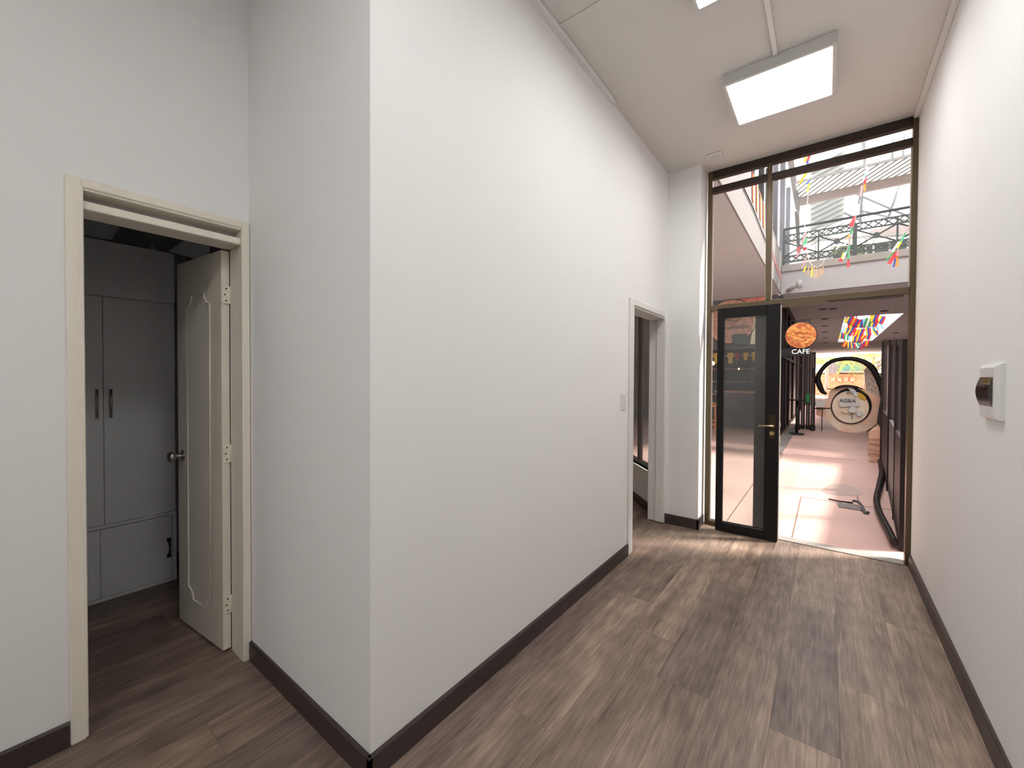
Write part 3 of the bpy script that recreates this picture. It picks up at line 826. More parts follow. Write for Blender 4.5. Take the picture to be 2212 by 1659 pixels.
def shirt(x, y, z, m, s, label):
    P = [(-.5, 1), (-.2, 1.12), (.2, 1.12), (.5, 1), (.62, .62), (.4, .55), (.36, .72), (.34, -.2), (-.34, -.2), (-.36, .72), (-.4, .55), (-.62, .62)]
    tag(MB().prism([Vector((x+px*s*.145, y, z+(pz-1.12)*s*.21)) for px, pz in P], (0, .03, 0)).build('football_shirt', m), label, 'shirt', 'shirts hung along the cafe opening')
shirt(-2.33, YP+.25, 2.085, M['shirt_y'], 1.0, 'yellow shirt hanging farthest left in the cafe opening')
shirt(-2.00, YP+.25, 2.085, M['shirt_y'], 1.0, 'full yellow shirt seen at the left of the black door glass')
shirt(-1.86, YP+.36, 2.09, M['shirt_r'], .7, 'narrow dark red shirt hanging between two yellow shirts')
shirt(-1.66, YP+.3, 2.085, M['shirt_y'], .75, 'narrow yellow shirt right of the red shirt')
shirt(-1.46, YP+.25, 2.085, M['shirt_y'], .8, 'small yellow shirt next to the pale shirt')
shirt(-1.30, YP+.36, 2.09, M['shirt_w'], .8, 'pale whitish shirt hanging farthest right in the cafe opening')
tag(MB().tube([(-3.2, YP+.26, 2.09), (-1.0, YP+.26, 2.09)], .008, 6).build('clothes_line', M['ink']), 'thin dark line carrying the shirts across the cafe opening', 'line')
for (px, py, r, lb) in ((1540, 785, .05, 'large glowing warm bulb seen through the sidelight'), (1559, 790, .022, 'small warm bulb glowing at the black door stile'), (1596, 797, .022, 'small warm bulb glowing low behind the door glass')):
    p = at(px, py, 1, 12.6)
    t = thing('pendant_bulb', lb, 'lamp', (p.x, p.y, p.z), 'warm bulbs in the cafe')
    MB().lathe([(-r, .002), (-r*.8, r*.6), (-r*.3, r*.95), (0, r), (r*.4, r*.85), (r*.9, r*.4), (r*1.2, r*.3)], p, (0, 0, 1), 14).build('bulb', M['bulb'], t)
    MB().tube([(p.x, p.y, p.z+r), (p.x, p.y, 3.0)], .004, 5).build('cord', M['ink'], t)
# cafe counter and shelves, stools
cn = thing('cafe_counter', 'dim brown counter inside the cafe behind the door glass', 'counter', (-2.0, 13.6, 0))
MB().box(-2.6, -1.3, 13.4, 13.9, 0, 1.0).build('counter_front', M['shop_dark'], cn); MB().box(-2.65, -1.25, 13.35, 13.95, 1.0, 1.05).build('counter_top', M['mural_brown'], cn)
sh = thing('back_shelf', 'dark shelving on the back wall of the cafe', 'shelf', (-2.2, 14.45, 0))
for z in (.9, 1.3, 1.7, 2.1, 2.5): MB().box(-3.6, -1.2, 14.3, 14.6, z, z+.03).build('shelf_board', M['mural_brown'], sh)
for x in (-3.6, -2.8, -2.0, -1.25): MB().box(x, x+.04, 14.3, 14.6, 0, 2.6).build('shelf_side', M['shop_dark'], sh)


def stool(x, y, label):
    t = thing('bar_stool', label, 'stool', (x, y, 0), 'orange wooden stools at the cafe')
    MB().box(x-.19, x+.19, y-.19, y+.19, .70, .75, ch=.01).build('seat', M['wood'], t)
    for sx in (-1, 1):
        for sy in (-1, 1):
            MB().poly([(x+sx*.20, y+sy*.20, -.004), (x+sx*.165, y+sy*.20, -.004), (x+sx*.165, y+sy*.165, -.004), (x+sx*.20, y+sy*.165, -.004),
                       (x+sx*.17, y+sy*.17, .70), (x+sx*.135, y+sy*.17, .70), (x+sx*.135, y+sy*.135, .70), (x+sx*.17, y+sy*.135, .70)],
                      [(0, 1, 2, 3), (4, 5, 6, 7), (0, 1, 5, 4), (1, 2, 6, 5), (2, 3, 7, 6), (3, 0, 4, 7)]).build('leg', M['wood'], t)
    MB().box(x-.18, x+.18, y-.19, y-.165, .25, .28).build('rung', M['wood'], t); MB().box(x-.18, x+.18, y+.165, y+.19, .25, .28).build('rung', M['wood'], t)
stool(-2.33, 11.2, 'orange wooden stool standing in front of the cafe, seen through the sidelight')
stool(-2.45, 12.3, 'orange wooden stool just inside the cafe opening')

# cafe disc sign and lightbox
ds = thing('hanging_sign', 'round copper coloured sign painted with golden leaves, hung on a bracket', 'sign', (-.50, YP+.0, 2.41))
dc = Vector((-.50, YP-.02, 2.415))
MB().lathe([(0, .295), (.03, .295)], dc, (0, -1, 0), 48).build('disc', M['disc'], ds)
MB().tube([dc+Vector((.30*math.cos(a), -.015, .30*math.sin(a))) for a in [2*math.pi*i/48 for i in range(48)]], .014, 8, closed=True).build('rim', M['ink'], ds)
em = MB()
for cxx, cz, r, s0, s1 in ((-.03, .05, .10, 20, 170), (.03, .03, .10, 200, 330), (-.06, -.03, .09, 190, 300), (.08, .05, .07, 20, 160), (-.14, .03, .03, 0, 300), (.02, -.08, .07, 200, 320), (.14, -.06, .06, 10, 120), (-.12, -.12, .06, 30, 150), (.02, .17, .05, 250, 400), (-.2, -.02, .05, 60, 190), (.1, -.15, .05, 200, 340)):
    n_ = 9; em.tube([dc+Vector((cxx+r*math.cos(math.radians(s0+(s1-s0)*i/n_)), -.033, cz+.5*r*math.sin(math.radians(s0+(s1-s0)*i/n_)))) for i in range(n_+1)], [.004+.009*math.sin(math.pi*i/n_) for i in range(n_+1)], 6)
em.build('leaf_emblem', M['gold'], ds)
MB().tube([dc+Vector((.16, 0, .27)), dc+Vector((.16, 0, .37))], .006, 6).tube([(-.95, dc.y, dc.z+.345), (dc.x+.17, dc.y, dc.z+.345)], .009, 6).tube([dc+Vector((-.14, 0, .27)), dc+Vector((-.14, 0, .37))], .006, 6).build('bracket', M['black_metal'], ds)
cs = thing('cafe_sign', 'small black lightbox reading CAFE beneath the round copper sign', 'sign', (-.5, YP+.05, 2.03))
MB().box(-.94, -.36, YP+.0, YP+.10, 1.94, 2.13, ch=.006).build('box', M['black_metal'], cs)
text_obj('lettering', 'CAFE', .15, .004, emis('sign_letters', (1, .93, .78), 1.3), (-.50, YP-.004, 2.04), RF, cs, sx=1.0)
# black shutter housing at the arcade corner
ah = thing('shopfront_frame', 'black framed shopfront along the left wall of the arcade', 'shopfront', (-.93, 13, 0))
MB().box(-.95, -.88, YP+.14, 26, 3.28, 3.42).build('head_beam', M['frame_dark'], ah)
for y in (11.8, 12.5, 13.3, 14.6, 16.5, 19, 22, 26): MB().box(-.95, -.89, y, y+.09, 0, 3.28).build('post', M['frame_dark'], ah)
for z in (.02, 1.95): MB().box(-.95, -.90, YP+.14, 26, z, z+.07).build('rail', M['frame_dark'], ah)
# side table against left wall
tb = thing('high_table', 'small black high table standing by the left wall of the arcade', 'table', (-.60, 12.7, 0))
MB().lathe([(0, .2), (.02, .2)], (-.60, 12.7, .86), (0, 0, 1), 20).build('table_top', M['black_metal'], tb)
MB().tube([(-.60, 12.7, .02), (-.60, 12.7, .86)], .03, 8).build('pole', M['black_metal'], tb)
MB().lathe([(0, .17), (.015, .17), (.025, .05)], (-.60, 12.7, .012), (0, 0, 1), 20).build('foot', M['black_metal'], tb)

# folded shutter panels at left (2.1 m tall)
for i, x in enumerate((-.70, -.585, -.47, -.36)):
    yy = 14.15+.03*i
    t = thing('folding_panel', ('folded dark shutter panel, first from the cafe corner', 'folded dark shutter panel, second from the cafe corner', 'folded dark shutter panel, third from the cafe corner', 'folded dark shutter panel nearest the round hoop, with a black notice')[i], 'panel', (x, yy, 0), 'folded shutter panels')
    MB().box(x, x+.022, yy, yy+.05, -.002, 2.16).box(x+.07, x+.10, yy, yy+.05, -.002, 2.16).box(x+.022, x+.07, yy, yy+.05, 2.10, 2.16).box(x+.022, x+.07, yy, yy+.05, -.002, .10).build('frame', M['frame_dark'], t)
    MB().box(x+.022, x+.07, yy+.015, yy+.035, .10, 2.10).build('infill', M['mauve_wall'], t)
    if i == 3: MB().box(x+.0, x+.10, yy-.012, yy, 1.45, 1.72).build('notice', M['black_metal'], t)
for i, x in enumerate((-.70, -.36)):
    tag(MB().box(x, x+.12, 13.85, 14.05, -.004, .13, ch=.02).box(x+.03, x+.09, 13.9, 14.0, .13, .17, ch=.01).build('floor_weight', M['black_metal']), ('black floor weight at the foot of the first shutter panel', 'black floor weight at the foot of the last shutter panel')[i], 'weight', 'floor weights under the shutter panels')
tag(MB().box(-.47, -.385, 14.12, 14.209, .75, 1.0, ch=.02).build('green_bag', M['green']), 'small green bag hung on the shutter panels', 'bag')

# ------------------------------------------------------------------ glazed partition at the right of the path
pb = [Vector((.505, 4.62, 0)), Vector((.56, 5.6, 0)), Vector((.64, 7.0, 0)), Vector((.745, 9.2, 0)), Vector((.96, 11.6, 0)), Vector((1.17, 14.6, 0))]
pz = [1.73, 1.80, 1.90, 2.04, 2.12, 2.12]
pr = thing('glazed_partition', 'dark framed glazed partition running out along the right side of the path', 'partition', tuple(pb[0]))
for i, (p, z) in enumerate(zip(pb, pz)):
    r_ = .022 if i < 2 else .03
    MB().box(p.x-r_, p.x+r_, p.y-r_, p.y+r_, -.004, z).build('post', M['frame_dark'], pr)
for i in range(5):
    a, b_ = pb[i], pb[i+1]; d_ = (b_-a); n_ = Vector((d_.y, -d_.x, 0)).normalized()*.015
    def seg(mb, za, zb_, zc, zd):   # quad prism between heights
        P = [a-n_+Vector((0, 0, za)), b_-n_+Vector((0, 0, zb_)), b_-n_+Vector((0, 0, zc)), a-n_+Vector((0, 0, zd))]
        return mb.prism(P, n_*2)
    seg(MB(), pz[i]-.06, pz[i+1]-.06, pz[i+1], pz[i]).build('top_rail', M['frame_dark'], pr)
    lo = (.9, .9) if i < 3 else (1.0, .95)
    seg(MB(), -.004, -.004, lo[1], lo[0]).build('lower_panel', M['frame_dark'] if i != 1 else M['slate'], pr)
    n_ = n_*.25
    seg(MB(), lo[0], lo[1], pz[i+1]-.06, pz[i]-.06).build('pane', M['side_glass'], pr)

# ------------------------------------------------------------------ hoop sculpture with mural discs
YH = 14.0
def hp(px, py, y=YH): return at(px, py, 1, y)
def smooth_path(pts, n=6):
    out = []
    k = len(pts)
    for i in range(k-1):
        p0, p1, p2, p3 = pts[max(i-1, 0)], pts[i], pts[i+1], pts[min(i+2, k-1)]
        for j in range(n):
            t = j/n
            out.append(.5*((2*p1)+(-p0+p2)*t+(2*p0-5*p1+4*p2-p3)*t*t+(-p0+3*p1-3*p2+p3)*t**3))
    out.append(pts[-1]); return out
hoop = thing('black_hoop', 'big black curved hoop standing at the end of the path and trailing to the floor', 'sculpture', (.5, YH, 0))
path = [hp(1786, 851), hp(1777, 846), hp(1770, 832), hp(1767, 816), hp(1775, 799), hp(1792, 783), hp(1815, 776), hp(1840, 775), hp(1864, 781), hp(1883, 794), hp(1896, 817), hp(1904, 840), hp(1909, 862, 13.8)]
rad = [.02, .055, .07, .06, .05, .05, .055, .055, .06, .07, .06, .055, .06]
p1 = smooth_path(path, 5)
rr = [rad[min(i//5, len(rad)-1)]*(1-(i % 5)/5)+rad[min(i//5+1, len(rad)-1)]*((i % 5)/5) for i in range(len(p1))]
MB().tube(p1, rr, 10).build('arch', M['frame_dark'], hoop)
tail = smooth_path([hp(1909, 862, 13.8), Vector((.93, 12.0, .50)), Vector((.76, 9.6, .06)), Vector((.66, 8.1, .05)), Vector((.545, 7.0, .05)), Vector((.46, 6.2, .05)), Vector((.44, 5.6, .05)), Vector((.45, 5.0, .06)), Vector((.46, 4.62, .05))], 6)
MB().tube(tail, [max(.028, .06-.0012*i) for i in range(len(tail))], 8).build('trailing_tube', M['frame_dark'], hoop)

rd = thing('round_mural', 'peach and cream bowl shaped mural board inside the black hoop', 'mural', (.5, YH+.1, 0))
out = [(1763, 868), (1786, 862), (1792, 846), (1806, 838), (1836, 834), (1862, 838), (1884, 850), (1904, 862), (1904, 890), (1896, 912), (1878, 927), (1856, 934), (1836, 936), (1815, 931), (1798, 919), (1786, 904), (1763, 897)]
pts = smooth_path([hp(x, min(y, 935.2), YH+.10) for x, y in out], 3)
MB().prism(pts, (0, .12, 0)).build('board', M['peach'], rd)
rp = [hp(1838+42*math.cos(2*math.pi*i/40), 878+37*math.sin(2*math.pi*i/40), YH+.06) for i in range(40)]
MB().prism(rp[::-1], (0, .04, 0)).build('cream_field', M['peach2'], rd)
MB().tube(rp, [.013+.030*max(0, math.sin(-2*math.pi*i/40+.5)) for i in range(40)], 8, closed=True).build('ring_outline', M['frame_dark'], rd)
MB().tube(smooth_path([hp(1787, 839), hp(1796, 841), hp(1806, 838), hp(1820, 834), hp(1838, 834), hp(1852, 837), hp(1864, 840)], 3), [.012]*6+[.03]*10+[.014]*3, 8).build('upper_outline', M['frame_dark'], rd)
sg = MB().prism([hp(x, y, YH+.0) for x, y in ((1812, 860), (1848, 858), (1853, 869), (1858, 868), (1858, 877), (1816, 879), (1812, 872))], (0, .02, 0)).build('white_sign', M['white_cloth'], rd)
c1 = hp(1831, 866, YH-.01)
text_obj('lettering', 'AGBIA', .13, .003, M['ink'], (c1.x, c1.y-.004, c1.z), RF, rd, sx=.9)
c2 = hp(1836, 848, YH+.0)
text_obj('lettering', 'AU', .12, .003, M['ink'], (c2.x, c2.y-.004, c2.z), RF, rd, sx=.9)
MB().prism([hp(x, y, YH+.02) for x, y in ((1832, 838), (1846, 841), (1852, 851), (1850, 858), (1842, 851))], (0, .02, 0)).build('grey_patch', M['sheet'], rd)
MB().prism([hp(x, y, YH+.03) for x, y in ((1856, 846), (1866, 842), (1872, 852), (1870, 864), (1860, 862), (1853, 856))], (0, .02, 0)).build('ochre_patch', M['shirt_y'], rd)
s_ = [hp(1816, 890), hp(1826, 894), hp(1832, 893), hp(1836, 898), hp(1839, 892), hp(1843, 896), hp(1845, 890)]
MB().tube(s_, .008, 6).tube([hp(1840, 894), hp(1841, 906)], .006, 6).build('scribble', M['frame_dark'], rd)
MB().lathe([(0, .09), (.02, .08)], hp(1842, 885, YH+.01), (0, -1, 0), 18).lathe([(0, .07), (.02, .06)], hp(1856, 894, YH+.01), (0, -1, 0), 18).build('white_dots', M['white_cloth'], rd)
# little white bench bar
bn = thing('white_bench', 'low white slab on a thin black rail beside the round mural', 'bench', (-.12, YH+.0, .6))
MB().prism([hp(x, y, YH-.05) for x, y in ((1763, 866), (1782, 866), (1782, 879), (1763, 880))], (0, .1, 0)).build('slab', M['white_cloth'], bn)
MB().tube([hp(1759, 882, YH-.06), hp(1776, 883, YH-.06), hp(1794, 882, YH-.06)], .015, 6).build('rail', M['frame_dark'], bn)
q = hp(1776, 883, YH-.06); MB().box(q.x-.01, q.x+.01, q.y-.0, q.y+.03, 0, q.z).build('leg', M['frame_dark'], bn)
# rock pillar and stone slab
rk = [(1868, 800), (1880, 790), (1893, 812), (1902, 845), (1905, 880), (1899, 915), (1884, 938), (1872, 930), (1874, 870), (1872, 830)]
tag(MB().prism(smooth_path([hp(x, min(y, 932), YH+.35) for x, y in rk], 3), (0, .25, 0)).build('rock_pillar', M['rock']), 'pale cracked rock pillar inside the right side of the black hoop', 'rock')
tag(MB().prism([at(x, y, 1, 9.25) for x, y in ((1877, 935), (1898, 918), (1903, 930), (1904, 1003), (1898, 1010), (1887, 1001), (1875, 985), (1878, 960))], (0, .12, 0)).build('stone_slab', M['rock2']), 'tan banded stone slab leaning beside the right partition', 'stone')

# bent handle on the paving
hd_ = [at(1790, 1078, 2, .012), at(1815, 1083, 2, .012), at(1842, 1086, 2, .012)]
bt = thing('floor_drain', 'small grey grate with a dark bent handle lying on the pink paving', 'drain', tuple(at(1850, 1090, 2, 0)))
MB().tube(hd_, .008, 6).build('rod', M['frame_dark'], bt)
MB().tube(smooth_path([at(1843, 1082, 2, .03), at(1853, 1084, 2, .04), at(1862, 1093, 2, .03), at(1868, 1106, 2, .014), at(1876, 1107, 2, .012)], 4), .014, 8).build('handle', M['slate'], bt)
ga = [at(x, y, 2, -.004) for x, y in ((1808, 1088), (1842, 1088), (1866, 1105), (1838, 1100), (1812, 1096))]
MB().prism(ga, (0, 0, .008)).build('grate', M['kerb'], bt)
st_ = [at(x, y, 2, -.0055) for x, y in ((1783, 1052), (1795, 1046), (1825, 1047), (1850, 1055), (1864, 1066), (1850, 1072), (1815, 1070), (1785, 1067), (1775, 1060))]
tag(MB().prism(st_, (0, 0, .002)).build('floor_mark', M['kerb']), 'grey rounded patch on the pink paving beyond the grate', 'mark')  # rounded greyer area laid on the paving
bpy.data.objects['floor_mark'].data.materials[0] = mat('paving_mark', (.42, .30, .27), .35)

# ------------------------------------------------------------------ bridge railing
rl = thing('balcony_railing', 'dark green lattice railing with crossed bars along the bridge balcony', 'railing', (0, YP+.02, 4.09))
yr = YP+.06
xA, xB = -.86, 3.6
MB().tube([(xA, yr, 4.955), (xB, yr, 4.955)], .03, 8).build('handrail', M['rail'], rl)
for z in (4.80, 4.66, 4.30, 4.17):
    MB().box(xA, xB, yr-.015, yr+.015, z-.016, z+.016).build('bar', M['rail'], rl)
def lattice(z0, z1, step):
    b = MB(); x = xA
    while x < xB-.01:
        x2 = min(x+step, xB)
        b.tube([(x, yr, z0), (x2, yr, z1)], .0125, 5).tube([(x, yr, z1), (x2, yr, z0)], .0125, 5); x += step
    return b
o_ = lattice(4.66, 4.80, .16).build('upper_lattice', M['rail'], rl)
o_ = lattice(4.17, 4.30, .16).build('lower_lattice', M['rail'], rl)
x = xA; i = 0
while x < xB-.2:
    x2 = x+.66
    b = MB().tube([(x, yr, 4.30), (x2, yr, 4.66)], .017, 6).tube([(x, yr, 4.66), (x2, yr, 4.30)], .017, 6)
    b.lathe([(-.03, .06), (.03, .06)], ((x+x2)/2, yr, 4.48), (0, 1, 0), 10)
    b.build('crossed_bars', M['rail'], rl)
    MB().box(x-.017, x+.017, yr-.014, yr+.014, 4.08, 4.80).build('baluster', M['rail'], rl)
    x = x2; i += 1
for x in (-.86, .42, 1.72, 3.0): MB().box(x-.025, x+.025, yr-.02, yr+.02, 4.08, 4.95).build('post', M['rail'], rl)

# canopy over the bridge: corrugated sheet and fascia
cp = thing('canopy_roof', 'white ribbed canopy with a mauve edge above the bridge railing', 'roof', (0, YP, 5.5))
MB().box(-.60, 5.0, YP, YP+.08, 5.44, 5.62).build('edge_board', M['canopyf'], cp)
zc = 5.62
MB().box(-.60, 5.0, 10.75, YP, zc, zc+.02).build('ribbed_sheet', M['corr'], cp)
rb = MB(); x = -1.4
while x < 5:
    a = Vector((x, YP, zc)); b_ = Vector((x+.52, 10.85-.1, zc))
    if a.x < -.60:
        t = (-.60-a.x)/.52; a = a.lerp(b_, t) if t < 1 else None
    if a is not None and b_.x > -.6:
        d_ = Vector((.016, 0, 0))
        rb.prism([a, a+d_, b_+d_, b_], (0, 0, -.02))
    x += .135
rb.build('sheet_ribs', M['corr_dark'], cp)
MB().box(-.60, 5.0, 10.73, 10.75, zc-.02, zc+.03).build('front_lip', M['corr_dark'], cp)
# second, higher translucent roof with trusses
rf = thing('atrium_roof', 'pale ribbed skylight roof with thin steel trusses high over the courtyard', 'roof', (0, 14, 7))
b = MB(); p = [at(1745, 345, 1, 14), at(1830, 330, 1, 14), at(1822, 475, 1, 14), at(1750, 500, 1, 14)]
b.prism(p, (0, .03, 0)); b.build('translucent_sheet', M['poly'], rf)
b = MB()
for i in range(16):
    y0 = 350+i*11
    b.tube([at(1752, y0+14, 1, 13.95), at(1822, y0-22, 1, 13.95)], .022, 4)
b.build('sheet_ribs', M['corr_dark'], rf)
b = MB()
for (x0_, y0_, x1_, y1_) in ((1862, 478, 1752, 425), (1870, 300, 1858, 480), (1945, 395, 1915, 480), (1968, 480, 1860, 455), (1870, 455, 1815, 500), (1930, 300, 1925, 370), (1862, 300, 1870, 360), (1830, 410, 1968, 470), (1955, 290, 1945, 395)):
    b.tube([at(x0_, y0_, 1, 14.3), at(x1_, y1_, 1, 14.3)], .03, 5)
b.build('truss_bars', M['truss'], rf)

# structures seen behind the railing
bk_ = thing('roof_terrace_building', 'dark low building with posts and a mauve roof edge behind the bridge railing', 'building', (2, 17, 4.1))
def quad(pxs, Y, d, name, m, parent):
    MB().prism([at(x, y, 1, Y) for x, y in pxs], (0, d, 0)).build(name, m, parent)
quad(((1793, 545), (1968, 516), (1968, 566), (1793, 572)), 17, .2, 'dark_wall', M['far_dark'], bk_)
quad(((1700, 552), (1793, 540), (1793, 572), (1700, 575)), 17.1, .2, 'pale_wall', M['fascia'], bk_)
quad(((1800, 533), (1878, 526), (1878, 551), (1800, 552)), 16.9, .08, 'planting', M['greenery'], bk_)
quad(((1880, 497), (1945, 487), (1968, 487), (1968, 500), (1890, 506)), 16.8, .5, 'roof_edge', M['canopyf'], bk_)
quad(((1880, 497), (1968, 470), (1968, 487), (1945, 488)), 17.0, .3, 'roof_slope', M['fascia'], bk_)
quad(((1700, 521), (1968, 500), (1968, 505), (1700, 526)), 16.7, .08, 'cross_beam', M['ledge'], bk_)
for x_ in (1762, 1797, 1834, 1871, 1887, 1922, 1961):
    quad(((x_-2, 510), (x_+2, 510), (x_+2, 566), (x_-2, 566)), 16.6, .08, 'post', M['ledge'], bk_)

# upper left storey: posts, glass, gutter
ul = thing('upper_shopfront', 'dark framed upper floor shop windows above the left parapet', 'shopfront', (-1.1, 9, 4.36))
for y_, z1 in ((7.3, 6.0), (8.6, 6.1), (10.0, 6.2), (11.2, 6.3), (12.4, 6.4)):
    MB().box(-1.20, -1.10, y_, y_+.12, 4.36, z1).build('post', M['frame_dark'], ul)
MB().box(-1.19, -1.11, 7.0, 12.5, 4.36, 4.46).build('sill_rail', M['frame_dark'], ul)
for px_, wd_ in ((1675, .16), (1691, .13), (1703, .07)):
    p_ = at(px_, 420, 0, -1.08); MB().box(-1.14, -1.02, p_.y-wd_, p_.y+wd_*.7, 4.36, 7.6).build('post', M['post_grey'], ul)
MB().box(-1.16, -1.15, 7.0, 12.5, 4.46, 6.0).build('pane', M['glass'], ul)
MB().box(-1.9, -1.85, 6.8, 12.5, 4.36, 5.6).build('blind', M['white_cloth'], ul)
quad(((1697, 325), (1712, 325), (1727, 440), (1724, 458), (1716, 440)), 11.2, .3, 'gutter', M['gutter'], ul)
quad(((1716, 455), (1726, 458), (1728, 540), (1722, 545)), 11.9, .2, 'downpipe', M['gutter'], ul)
tag(MB().tube([at(1606, 405, 0, -.885), at(1625, 445, 0, -.885), at(1650, 510, 0, -.885), at(1656, 524, 0, -.885)], .008, 5).build('parapet_cable', M['frame_dark']), 'thin dark cable along the face of the left parapet', 'cable')

# security camera on the bridge corner
sc_ = thing('security_camera', 'small pale security camera fixed at the corner under the bridge fascia', 'camera', tuple(at(1712, 618, 1, YP-.1)))
a = at(1702, 628, 1, YP-.05); b_ = at(1722, 615, 1, YP-.3)
MB().tube([a, b_], .045, 12).build('body', M['fascia'], sc_)
c_ = at(1727, 614, 1, YP-.32); MB().lathe([(-.09, .05), (.09, .05)], c_, (0, 0, 1), 14).build('housing', M['fascia'], sc_)
MB().tube([a, Vector((a.x, YP+.0, a.z+.02))], .02, 8).build('mount', M['ledge'], sc_)

# ------------------------------------------------------------------ flags
def flag3(c, wv, hv, cols, name, parent, th=.004):
    """flag of coloured stripes: c top-left corner, wv width vector, hv down vector"""
    b = MB(); k = len(cols)
    n_ = wv.cross(hv).normalized()*th
    for i in range(k):
        a0_ = c+wv*(i/k); a1_ = c+wv*((i+1)/k)
        b.prism([a0_, a1_, a1_+hv, a0_+hv], n_, mi=i)
    return b.build(name, [M[q] for q in cols], parent)

# bunting on the left parapet
bn1 = thing('flag_bunting', 'row of yellow, blue and red flags hung on the left parapet', 'bunting', (-.88, 7, 4.3))
MB().tube([(-.885, 4.5, 4.42), (-.885, 7, 4.35), (-.885, 11, 4.30)], .005, 5).build('string', M['string'], bn1)
y = 6.75
while y < 9.3:
    flag3(Vector((-.885, y, 4.37)), Vector((0, .13, 0)), Vector((0, .06, -.40)), ('red', 'yellow'), 'flag', bn1); y += .42
flag3(Vector((-.885, 5.35, 4.40)), Vector((0, .26, 0)), Vector((0, .10, -.5)), ('red', 'blue', 'yellow', 'yellow'), 'flag', bn1)
bn2 = thing('flag_bunting', 'short row of red and white flags low on the parapet by the bridge corner', 'bunting', (-.88, 11, 3.9))
MB().tube([(-.885, 9.3, 3.95), (-.885, 11.6, 3.80)], .004, 5).build('string', M['string'], bn2)
for i in range(8):
    flag3(Vector((-.885, 9.4+.27*i, 3.94-.017*i)), Vector((0, .12, 0)), Vector((0, 0, -.14)), ('red', 'white_cloth'), 'flag', bn2)

# wires the garlands hang from
for yy_, lb in ((8.6, 'thin wire strung over the courtyard, nearer the glass front'), (9.0, 'thin wire strung over the courtyard, nearer the bridge')):
    tag(MB().tube([(-1.15, yy_, 5.95), (5.0, yy_, 5.95)], .006, 5).build('hanging_wire', M['black_metal']), lb, 'wire')

# streamer garlands in the tall window
def garland(label, Y, strings, ribbons, loc):
    t = thing('ribbon_garland', label, 'garland', tuple(at(loc[0], loc[1], 1, Y)), 'ribbon garlands in the courtyard')
    p0 = at(loc[0], loc[1], 1, Y); MB().tube([(p0.x, Y, 5.95), p0], .007, 5).build('string', M['string'], t)
    for s in strings: MB().tube(smooth_path([at(x, y, 1, Y) for x, y in s], 4), .007, 5).build('string', M['string'], t)
    for (x0_, y0_, x1_, y1_, w0, w1, col) in ribbons:
        a = at(x0_, y0_, 1, Y-.02-.02*R.random()); c = at(x1_, y1_, 1, Y-.05-.05*R.random())
        d_ = (c-a); s_ = d_.cross(Vector((0, 1, 0)))
        s_ = s_.normalized() if s_.length > 1e-6 else Vector((1, 0, 0))
        px = .0083
        MB().prism([a-s_*w0*px*.5, a+s_*w0*px*.5, (a+c)/2+s_*(w0+w1)*px*.27, c+s_*w1*px*.5, c-s_*w1*px*.5, (a+c)/2-s_*(w0+w1)*px*.23], (0, .006, 0)).build('ribbon', M[col], t)
garland('long ribbon garland hanging at the left of the tall window, looping at the bottom', 8.6,
        [[(1745, 335), (1744, 370), (1746, 400), (1743, 450), (1738, 495), (1742, 530), (1745, 555), (1752, 571), (1765, 578), (1776, 571), (1781, 560)], [(1742, 500), (1730, 540), (1722, 553)], [(1744, 552), (1738, 565), (1732, 578)]],
        [(1750, 333, 1742, 352, 4, 5, 'red'), (1742, 334, 1738, 350, 4, 5, 'yellow'), (1746, 340, 1744, 356, 3, 3, 'blue'), (1741, 374, 1727, 397, 6, 2, 'yellow'), (1738, 378, 1726, 394, 3, 1, 'orange'), (1748, 388, 1744, 398, 3, 3, 'blue'),
         (1748, 394, 1744, 415, 4, 3, 'yellow'), (1741, 500, 1732, 530, 3, 4, 'pink_cloth'), (1739, 513, 1738, 528, 6, 7, 'green'), (1740, 526, 1739, 534, 7, 6, 'white_cloth'), (1740, 532, 1737, 541, 6, 5, 'red'), (1728, 533, 1721, 545, 4, 4, 'red'), (1735, 540, 1718, 556, 2, 2, 'pink_cloth'),
         (1742, 560, 1731, 580, 2, 2, 'pink_cloth'), (1741, 574, 1736, 587, 1.5, 4, 'yellow'), (1748, 575, 1744, 592, 1.5, 3, 'tan'), (1754, 577, 1753, 598, 2, 3, 'yellow'), (1758, 577, 1759, 600, 2, 2, 'tan'), (1763, 580, 1763, 601, 2, 2, 'tan'), (1768, 580, 1768, 600, 2, 2, 'tan'), (1773, 578, 1774, 596, 2, 2, 'tan'), (1778, 574, 1777, 594, 1.5, 2, 'tan')], (1745, 335))
